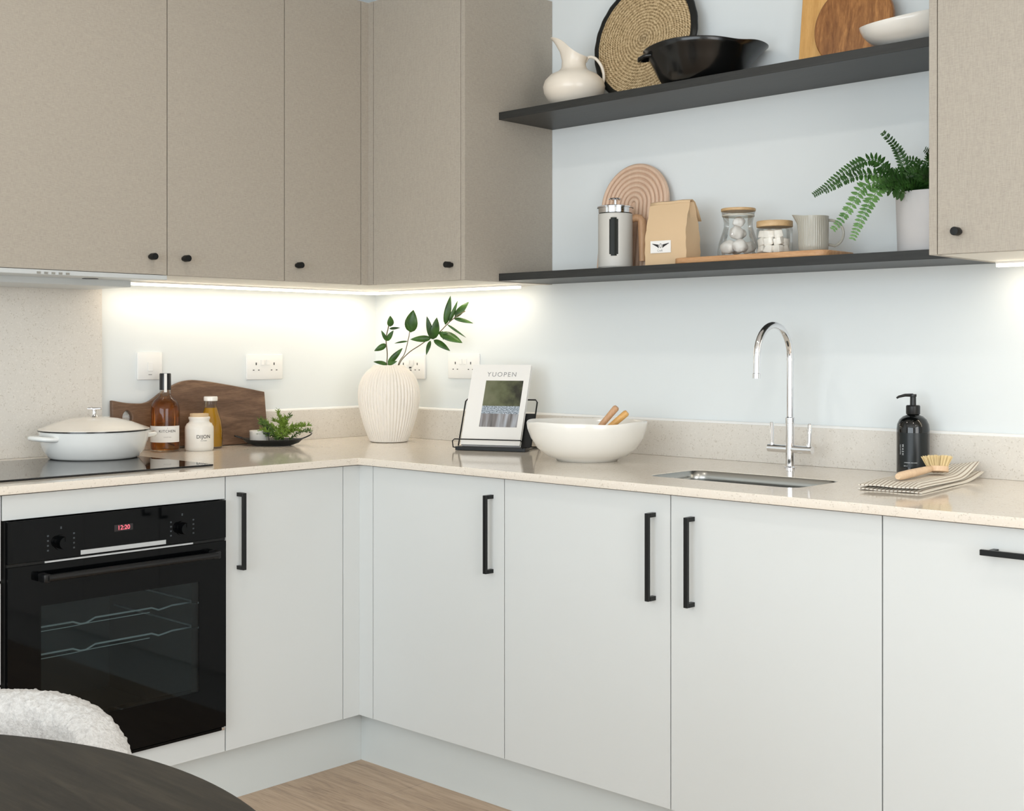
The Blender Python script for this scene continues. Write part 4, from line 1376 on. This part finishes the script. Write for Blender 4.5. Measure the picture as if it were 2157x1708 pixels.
MB().tube([(0.048, 0, 0.150), (0.060, 0, 0.154), (0.072, 0, 0.152), (0.078, 0, 0.143), (0.080, 0, 0.09), (0.080, 0, 0.026)], [0.011, 0.0115, 0.012, 0.0125, 0.0118, 0.0095], 16).build('handle', 'wood_tan', t, smooth=60)

# kraft bag
t = thing('kraft_paper_bag', 'brown kraft paper bag with folded top and small white label', 'paper bag')
t.matrix_world = Matrix.Translation((1.462, -0.160, ZS)) @ Matrix.Rotation(math.radians(4), 4, 'Z')
w0, d0, hh = 0.066, 0.038, 0.176
b = MB()
rings = []
for i in range(15):
    u = i / 14
    z = 0.0006 + hh * u
    dd = d0 * (1 - 0.72 * max(0, (u - 0.45) / 0.55) ** 1.4)
    ww = w0 * (1 + 0.02 * math.sin(5 * u))
    ring = []
    for (sx, sy) in ((-1, -1), (-0.5, -1.03), (0, -1.05), (0.5, -1.03), (1, -1), (1 - 0.14 * u, 0), (1, 1), (0.5, 1), (0, 1), (-0.5, 1), (-1, 1), (-1 + 0.14 * u, 0)):
        j = 0.0012 * math.sin(17 * u + 5 * sx) * math.cos(11 * u + 3 * sy)
        ring.append((ww * sx + j, dd * sy + j - 0.004 * u, z))
    rings.append(ring)
b.loft(rings, True, True)
b.build('bag_body', 'kraft', t, smooth=25)
b = MB()
fl = []
for (y, z) in ((-0.016, hh - 0.004), (-0.014, hh + 0.004), (-0.002, hh + 0.007), (0.012, hh + 0.001), (0.030, hh - 0.022), (0.046, hh - 0.050)):
    fl.append([(-w0 * 0.98, y, z), (-w0 * 0.5, y, z + 0.001), (0, y, z), (w0 * 0.5, y, z + 0.0015), (w0 * 0.99, y, z)])
b.loft(fl, closed=False)
b.build('folded_top', 'kraft', t, smooth=40, solid=0.0016)
lz = 0.053
lb = MB().box(-0.047, 0.020, -0.0425, -0.0419, lz - 0.017, lz + 0.017).build('label', 'paper', t, smooth=0)
LM = Matrix.Translation((-0.0135, -0.0427, lz)) @ RB
b = MB()
for s in (-1, 1):
    for q in range(4):
        y = 0.009 - q * 0.0026
        b.face([LM @ Vector((s * 0.006, y - 0.003, 0)), LM @ Vector((s * (0.028 - q * 0.005), y + 0.001, 0)), LM @ Vector((s * (0.025 - q * 0.005), y - 0.0022, 0)), LM @ Vector((s * 0.006, y - 0.0052, 0))])
ring = [LM @ Vector((0.0042 * math.cos(q * PI / 12), 0.003 + 0.0062 * math.sin(q * PI / 12), 0)) for q in range(24)]
rin = [LM @ Vector((0.0028 * math.cos(q * PI / 12), 0.003 + 0.0048 * math.sin(q * PI / 12), 0)) for q in range(24)]
b.loft([ring, rin])
b.build('winged_emblem', 'print', lb, smooth=0)
text_on('lettering', 'Craft', 0.0085, LM @ Matrix.Translation((-0.002, -0.0105, 0)), 'print_grey', lb)


# glass jars
def jar(x, y, prof, name, label, lidr, lidz0, lidz1, seal=None):
    t = thing(name, label, 'jar', (x, y, ZJ), group='glass jars with bamboo lids')
    MB().lathe(prof, 56).build('glass_body', 'glass', t, smooth=60)
    MB().lathe([(0, lidz0), (lidr - 0.001, lidz0), (lidr, lidz0 + 0.001), (lidr, lidz1 - 0.001), (lidr - 0.001, lidz1), (0, lidz1)], 48).build('lid', 'bamboo', t, smooth=40)
    if seal:
        MB().lathe([(seal[0] - 0.002, seal[1]), (seal[0], seal[1] + 0.001), (seal[0] - 0.0004, seal[1] + 0.003), (seal[0], seal[1] + 0.005), (seal[0] - 0.002, seal[1] + 0.006)], 48).build('seal', 'mug', t, smooth=60)
    return t


JX, JY = 1.672, -0.150
jar(JX, JY, [(0, 0.001), (0.052, 0.0), (0.0555, 0.004), (0.056, 0.016), (0.052, 0.038), (0.044, 0.062), (0.0385, 0.080), (0.0385, 0.092), (0.042, 0.108), (0.0455, 0.122)], 'glass_jar', 'tall waisted glass jar of pale stones with thin bamboo lid', 0.0465, 0.1225, 0.1300, (0.0440, 0.108))
KX, KY = 1.785, -0.150
jar(KX, KY, [(0, 0.001), (0.043, 0.0), (0.0465, 0.004), (0.0470, 0.066), (0.0445, 0.072)], 'glass_jar', 'short glass jar of white cubes with thick bamboo lid', 0.0475, 0.0725, 0.0880)
rnd.seed(11)
from mathutils import noise as mnoise
for k, (dx, dy, dz, r) in enumerate(((-0.019, -0.020, 0.026, 0.0230), (0.019, -0.020, 0.027, 0.0235), (-0.018, 0.019, 0.025, 0.0225), (0.020, 0.019, 0.025, 0.0215), (0.002, -0.012, 0.064, 0.0230), (-0.004, 0.018, 0.062, 0.0170), (0.002, 0.0, 0.094, 0.0170))):
    b = MB().lathe([(0, -1), (0.26, -0.966), (0.5, -0.866), (0.71, -0.71), (0.866, -0.5), (0.966, -0.26), (1, 0), (0.966, 0.26), (0.866, 0.5), (0.71, 0.71), (0.5, 0.866), (0.26, 0.966), (0, 1)], 28)
    for v in b.bm.verts:
        f = 1 + 0.22 * mnoise.noise(v.co * 1.3 + Vector((k * 3.1, 0, 0)))
        v.co = Vector((v.co.x * r, v.co.y * r * 0.82, v.co.z * r * 0.80)) * f
    o = b.build('pale_stone', 'pebble', smooth=80, loc=(JX + dx, JY + dy, ZJ + dz), rot=(rnd.uniform(-0.3, 0.3), rnd.uniform(-0.3, 0.3), rnd.uniform(0, 3)))
    tag(o, 'pale grey stone inside the tall glass jar', 'stone', 'pale stones in the tall jar')
for iz in range(3):
    for (dx, dy) in ((-0.024, -0.024), (0.001, -0.028), (0.025, -0.022), (-0.026, 0.004), (0.0, 0.0), (0.026, 0.006), (-0.012, 0.026), (0.014, 0.027)):
        if iz == 2 and (dx + dy > 0.03):
            continue
        b = MB().box(-0.0110, 0.0110, -0.0105, 0.0105, -0.0098, 0.0098, 0.003)
        kq = rnd.uniform(0, 50)
        for v in b.bm.verts:
            v.co *= 1 + 0.25 * mnoise.noise(v.co * 90 + Vector((kq, 0, 0)))
        o = b.build('white_cube', 'cube', smooth=30, loc=(KX + dx * 0.96 + rnd.uniform(-0.001, 0.001), KY + dy * 0.96, ZJ + 0.0140 + iz * 0.0200), rot=(rnd.uniform(-0.25, 0.25), rnd.uniform(-0.25, 0.25), rnd.uniform(-0.7, 0.7)))
        tag(o, 'off-white cube inside the short glass jar', 'cube', 'white cubes in the short jar')

# ribbed mug / jug
t = thing('ribbed_glass_jug', 'small smoky beige ribbed jug on the serving board beside the fern', 'jug', (1.900, -0.150, ZJ), rz=rot_of(VR))


def spoutf(a, r, z):
    f = max(0, z - 0.070) / 0.022
    s = max(0, math.cos(a - PI)) ** 10 * 0.016 * f
    fl = 0.013 * math.cos(44 * a) if (r > 0.0355 and 0.004 < z < 0.082) else 0
    return r * (1 + fl) + s, z + s * 0.25


MB().lathe([(0, 0.001), (0.034, 0.0), (0.0372, 0.004), (0.0378, 0.02), (0.0382, 0.05), (0.0385, 0.075), (0.0390, 0.088), (0.0392, 0.0925), (0.0375, 0.0925), (0.0352, 0.085), (0.0345, 0.05), (0.034, 0.012), (0, 0.010)], 44 * 6, fn=spoutf).build('body', 'mug', t, smooth=70)
MB().tube([(0.039, 0, 0.083)] + [(0.044 + 0.034 * math.sin(a), 0, 0.049 + 0.034 * math.cos(a)) for a in [0.1 + 2.7 * q / 16 for q in range(17)]] + [(0.040, 0, 0.020)], 0.0036, 10).build('handle', 'mug', t, smooth=70)

# potted fern
t = thing('potted_fern', 'green fern in a pale concrete pot at the right of the lower shelf', 'potted plant', (2.226, -0.138, ZS))
MB().lathe([(0, 0), (0.087, 0), (0.090, 0.004), (0.0945, 0.138), (0.0945, 0.1435), (0.0880, 0.1435), (0.083, 0.120), (0, 0.120)], 56).build('pot', 'pot', t, smooth=50)
MB().lathe([(0, 0.124), (0.082, 0.1205)], 32).build('soil', 'soil', t)
px_, py_, pz_ = 2.226, -0.138, ZS
FR = {
    'A': [(2.165, -0.193, 1.61), (2.141, -0.215, 1.644), (2.129, -0.24, 1.673), (2.118, -0.265, 1.678), (2.096, -0.299, 1.663), (2.072, -0.335, 1.634), (2.052, -0.367, 1.605), (2.033, -0.385, 1.588)],
    'B': [(2.161, -0.197, 1.613), (2.141, -0.243, 1.637), (2.121, -0.289, 1.641), (2.097, -0.325, 1.63), (2.076, -0.359, 1.609), (2.06, -0.374, 1.597)],
    'C': [(2.172, -0.145, 1.611), (2.161, -0.155, 1.652), (2.149, -0.166, 1.693), (2.136, -0.179, 1.724), (2.116, -0.198, 1.753)],
    'D': [(2.175, -0.238, 1.603), (2.156, -0.297, 1.616), (2.141, -0.339, 1.604), (2.126, -0.367, 1.562), (2.106, -0.386, 1.523), (2.093, -0.398, 1.502)],
    'E': [(2.184, -0.244, 1.599), (2.173, -0.295, 1.607), (2.165, -0.33, 1.586), (2.155, -0.353, 1.55), (2.141, -0.366, 1.511), (2.131, -0.376, 1.478)],
    'G': [(2.202, -0.158, 1.608), (2.207, -0.154, 1.642), (2.209, -0.151, 1.671), (2.212, -0.148, 1.694)],
    'H': [(2.182, -0.177, 1.608), (2.162, -0.224, 1.639), (2.147, -0.251, 1.658), (2.141, -0.256, 1.666)],
    'I': [(2.199, -0.188, 1.603), (2.191, -0.21, 1.632), (2.195, -0.192, 1.662), (2.198, -0.162, 1.682)],
    'J': [(2.208, -0.194, 1.602), (2.197, -0.246, 1.617), (2.185, -0.283, 1.617), (2.17, -0.325, 1.601)],
    'K': [(2.198, -0.162, 1.605), (2.186, -0.173, 1.633), (2.169, -0.189, 1.648), (2.156, -0.201, 1.659)],
    'L': [(2.22, -0.182, 1.602), (2.22, -0.196, 1.625), (2.212, -0.203, 1.642), (2.191, -0.21, 1.658)],
    'M': [(2.21, -0.17, 1.605), (2.19, -0.21, 1.625), (2.165, -0.24, 1.630), (2.14, -0.27, 1.622)],
    'N': [(2.22, -0.15, 1.605), (2.20, -0.18, 1.640), (2.175, -0.21, 1.650), (2.15, -0.235, 1.645)],
    'O': [(2.235, -0.16, 1.605), (2.245, -0.19, 1.650), (2.25, -0.22, 1.680), (2.25, -0.25, 1.69)],
    'P': [(2.25, -0.12, 1.605), (2.27, -0.11, 1.66), (2.28, -0.10, 1.71)],
    'R': [(2.235, -0.20, 1.602), (2.24, -0.23, 1.63), (2.235, -0.25, 1.645), (2.22, -0.27, 1.64)],
    'S': [(2.20, -0.19, 1.60), (2.18, -0.225, 1.622), (2.165, -0.255, 1.618), (2.15, -0.285, 1.60)],
    'T': [(2.24, -0.18, 1.60), (2.255, -0.20, 1.65), (2.262, -0.21, 1.69), (2.262, -0.215, 1.715)],
    'U': [(2.225, -0.16, 1.60), (2.215, -0.17, 1.64), (2.20, -0.19, 1.672), (2.182, -0.21, 1.68)],
    'V': [(2.245, -0.20, 1.60), (2.252, -0.235, 1.625), (2.25, -0.265, 1.63), (2.245, -0.29, 1.615)],
    'Q': [(2.215, -0.20, 1.602), (2.21, -0.235, 1.615), (2.20, -0.265, 1.610), (2.195, -0.29, 1.595)],
}
rnd.seed(9)
cen = Vector((px_, py_, pz_ + 0.124))
for key, P in FR.items():
    P = [Vector(p) for p in P]
    stt = cen + Vector(((P[0].x - cen.x) * 0.35, (P[0].y - cen.y) * 0.35, 0))
    pts = bez([stt] + P, 54)
    n = len(pts)
    b = MB().tube([p - Vector((px_, py_, pz_)) for p in pts], [0.0012 * (1 - 0.7 * i / n) for i in range(n)], 6)
    tot = [0]
    for i in range(1, n):
        tot.append(tot[-1] + (pts[i] - pts[i - 1]).length)
    Lh = tot[-1]
    step = 0.0160 if key in 'DE' else 0.0125
    s_ = 0.028
    while s_ < Lh - 0.002:
        i = max(1, next(k for k in range(n) if tot[k] >= s_))
        p = pts[i]
        tg = (pts[min(i + 1, n - 1)] - pts[i - 1]).normalized()
        vdir = (Vector(cam.location) - p).normalized()
        side = tg.cross((vdir + Vector((rnd.uniform(-0.25, 0.25), rnd.uniform(-0.25, 0.25), 0.25 + rnd.uniform(-0.2, 0.3)))).normalized()).normalized()
        u = s_ / Lh
        ll = (0.030 if key in 'DE' else 0.026) * (1 - u * 0.86) ** 0.62 * min(1, u * 5)
        for sgn in (-1, 1):
            d = (side * sgn + tg * 0.36).normalized()
            q = p - Vector((px_, py_, pz_))
            nr = tg.cross(side)
            b.leaf(q, q + d * ll, min(0.0120, ll * 0.5), nr if nr.length > 0.1 else Vector((0, 0, 1)), 0.12, 4, 1.0)
        s_ += step * (1 - 0.55 * u)
    b.build('frond', 'fern_bright' if key in 'DE' else 'fern', t, smooth=60)

# ================================================================ UPPER SHELF THINGS
ZQ = Z2 + 0.0003
# ivory jug
t = thing('ivory_jug', 'ivory ceramic jug with round belly at the left of the upper shelf', 'jug', (1.089, -0.150, ZQ), rz=rot_of(VR))


def jugf(a, r, z):
    f = max(0, (z - 0.120)) / 0.085
    lip = max(0, math.cos(a - PI)) ** 9 * 0.030 * f ** 2.2
    cut = (0.5 + 0.5 * math.cos(a - PI)) ** 2.2
    return r + lip, (z if z < 0.12 else 0.12 + (z - 0.12) * (0.34 + 0.66 * cut) + max(0, math.cos(a - PI)) ** 8 * 0.006 * f)


MB().lathe([(0, 0.002), (0.045, 0), (0.055, 0.003), (0.078, 0.020), (0.091, 0.043), (0.0940, 0.062), (0.0885, 0.080), (0.072, 0.097), (0.050, 0.107), (0.0385, 0.118), (0.0355, 0.140), (0.0360, 0.165), (0.0395, 0.190), (0.0420, 0.205), (0.0405, 0.2055), (0.037, 0.190), (0.033, 0.165), (0.033, 0.14), (0.036, 0.12), (0.044, 0.107), (0.08, 0.075), (0.085, 0.05), (0.05, 0.01), (0, 0.008)], 72, fn=jugf).build('body', 'jug', t, smooth=70)
MB().tube(bez([(0.034, 0, 0.138), (0.045, 0, 0.152), (0.066, 0, 0.147), (0.084, 0, 0.122), (0.090, 0, 0.092), (0.085, 0, 0.066)], 30), [0.0035] * 2 + [0.0048] * 24 + [0.0042] * 10 if False else 0.0046, 12).build('handle', 'jug', t, smooth=70)

# woven mat
t = thing('woven_wall_mat', 'round woven seagrass mat with black rim on the upper shelf', 'woven mat')
t.matrix_world = Matrix.Translation((1.285, -0.058, ZQ + 0.1895)) @ Matrix.Rotation(math.radians(-8), 4, 'X') @ FACE_Y
MB().lathe([(0, -0.004), (0.172, -0.004), (0.172, 0.004), (0.16, 0.0052), (0, 0.0055)], 96).build('woven_disc', 'seagrass', t, smooth=50)
MB().lathe([(0.170, -0.0055), (0.182, -0.0062), (0.189, -0.003), (0.1895, 0.002), (0.185, 0.0062), (0.176, 0.0075), (0.170, 0.0062)], 96, fn=lambda a, r, z: (r * (1 + 0.0035 * math.cos(70 * a)), z * (1 + 0.1 * math.cos(70 * a)))).build('rim', 'blackdish', t, smooth=60)

# black lipped dish
t = thing('black_lipped_bowl', 'black glazed bowl with wavy rim and pouring lip on the upper shelf', 'bowl', (1.552, -0.150, ZQ), rz=rot_of(VR))


def lipf(a, r, z):
    f = max(0, z - 0.02) / 0.085
    l1 = max(0, math.cos(a)) ** 10 * 0.028
    l2 = max(0, math.cos(a - PI)) ** 10 * 0.006
    wv = 0.006 * math.cos(2 * a) - 0.007 * max(0, math.cos((a - 1.0) * 1.0)) ** 14 - 0.007 * max(0, math.cos(a + 1.0)) ** 14 - 0.008 * max(0, math.cos(a)) ** 8 - 0.018 * max(0, math.cos(a - PI)) ** 3
    return r + (l1 + l2) * f ** 2, z + wv * f ** 2


MB().lathe([(0, 0.002), (0.098, 0), (0.104, 0.003), (0.120, 0.025), (0.135, 0.060), (0.148, 0.092), (0.156, 0.106), (0.1545, 0.109), (0.148, 0.104), (0.138, 0.085), (0.125, 0.050), (0.110, 0.018), (0.09, 0.008), (0, 0.007)], 96, fn=lipf).build('body', 'blackceramic', t, smooth=70)
MB().tube([(-0.134, -0.030, 0.080), (-0.160, -0.026, 0.076), (-0.172, -0.010, 0.072), (-0.172, 0.010, 0.072), (-0.160, 0.026, 0.076), (-0.134, 0.030, 0.080)], 0.006, 12).build('handle', 'blackceramic', t, smooth=70)

# wooden boards leaning
o = MB().mesh(flat([rrect(-0.105, 0.105, 0.0, 0.34, 0.012, 5)], 0.016, 0.002)).build('bamboo_board', 'wood_light', smooth=35)
o.matrix_world = Matrix.Translation((1.905, -0.052, ZQ + 0.002)) @ Matrix.Rotation(math.radians(-7), 4, 'X') @ FACE_Y
tag(o, 'tall light wooden board leaning behind the round dark board', 'chopping board')
R = 0.112
o = MB().mesh(flat([[(R * math.cos(2 * PI * q / 72), R + R * math.sin(2 * PI * q / 72)) for q in range(72)]], 0.016, 0.0035)).build('round_board', 'wood_round', smooth=35)
o.matrix_world = Matrix.Translation((1.966, -0.0725, ZQ + 0.003)) @ Matrix.Rotation(math.radians(-7), 4, 'X') @ FACE_Y
tag(o, 'round chestnut wooden board leaning in front of the light board', 'chopping board')

# white bowl, rim higher at one side
t = thing('white_bowl', 'white glazed bowl with slanting rim at the right of the upper shelf', 'bowl', (2.186, -0.154, ZQ), rz=rot_of(VR))


def slant(a, r, z):
    f = max(0, z - 0.010) / 0.060
    return r * (1 + 0.03 * math.cos(2 * a) * f), z + f * (0.026 * math.cos(a - 0.5))


MB().lathe([(0, 0.003), (0.058, 0.002), (0.060, 0), (0.068, 0), (0.076, 0.004), (0.110, 0.022), (0.126, 0.046), (0.132, 0.066), (0.1335, 0.078), (0.1320, 0.0795), (0.127, 0.066), (0.120, 0.046), (0.09, 0.022), (0.06, 0.009), (0, 0.007)], 80, fn=slant).build('body', 'ceramic', t, smooth=70)

# ================================================================ TABLE AND CHAIR
t = thing('round_dining_table', 'round blackened oak dining table at the lower left of the photo', 'table', (2.350, -2.897, 0))
RT = 0.611
MB().lathe([(0, 0), (RT - 0.012, 0), (RT - 0.003, 0.006), (RT, 0.014), (RT, 0.024), (RT - 0.0015, 0.0275), (RT - 0.005, 0.0285), (0, 0.0285)], 180).build('tabletop', 'table', t, smooth=40, loc=(0, 0, 0.7215))
MB().lathe([(0, 0.018), (0.29, 0.018), (0.30, 0.012), (0.30, 0.002), (0.29, 0.0), (0, 0)], 64).build('foot', 'tabledark', t, loc=(0, 0, 0.0005))
MB().lathe([(0.16, 0.019), (0.075, 0.06), (0.06, 0.20), (0.06, 0.55), (0.08, 0.68), (0.20, 0.7205)], 48).build('pedestal', 'tabledark', t, smooth=60)

# boucle tub chair
CHX, CHY = 1.981, -2.484
t = thing('boucle_dining_chair', 'white boucle dining chair with curved back behind the dark table', 'chair', (CHX, CHY, 0))
rnd.seed(21)
from mathutils import noise as mnoise


def ztop(ph):
    a = abs(ph)
    if ph >= 0:
        K = [(0, 0.740), (6, 0.735), (12, 0.722), (20, 0.696), (30, 0.664), (45, 0.625), (70, 0.600), (95, 0.590)]
    else:
        K = [(0, 0.740), (10, 0.745), (20, 0.747), (40, 0.742), (60, 0.70), (80, 0.640), (95, 0.600)]
    for (a0, z0), (a1, z1) in zip(K, K[1:]):
        if a <= a1:
            u = (a - a0) / (a1 - a0)
            return z0 + (z1 - z0) * u
    return K[-1][1]


rings = []
NP = 300
for i in range(NP + 1):
    ph = -95 + 190 * i / NP
    pr = math.radians(ph)
    zt_ = ztop(ph)
    dv = Vector((math.sin(pr), math.cos(pr), 0))
    sec = []
    th = 0.036
    rc = 0.264
    hsec = 70
    # closed section: outer side up, rounded top, inner side down
    for k in range(26):
        z = 0.40 + (zt_ - th * 0.9 - 0.40) * k / 25
        sec.append((rc + th, z))
    for k in range(1, 24):
        a = PI * k / 24
        sec.append((rc + th * math.cos(a), zt_ - th * 0.9 + th * 0.9 * math.sin(a)))
    for k in range(26):
        z = zt_ - th * 0.9 - (zt_ - th * 0.9 - 0.40) * k / 25
        sec.append((rc - th, z))
    ring = []
    for (r, z) in sec:
        p = Vector((dv.x * r, dv.y * r, z))
        n1 = mnoise.noise(p * 95) * 0.0030 + mnoise.noise(p * 210) * 0.0022
        dr_ = (r - rc) / th
        p += Vector((dv.x * dr_, dv.y * dr_, 0)) * n1
        if z > zt_ - th:
            p.z += n1 * 0.9
        ring.append(p)
    rings.append(ring)
MB().loft(rings, True, True).build('backrest', 'boucle', t, smooth=80)
MB().lathe([(0, 0.37), (0.20, 0.37), (0.222, 0.385), (0.226, 0.42), (0.222, 0.455), (0.20, 0.468), (0, 0.475)], 64).build('seat', 'boucle', t, smooth=80)
for a in (45, 135, 225, 315):
    c_, s_ = math.cos(math.radians(a)), math.sin(math.radians(a))
    MB().tube([(0.17 * c_, 0.17 * s_, 0.3695), (0.21 * c_, 0.21 * s_, 0.001)], [0.018, 0.012], 16).build('leg', 'tabledark', t, smooth=50)
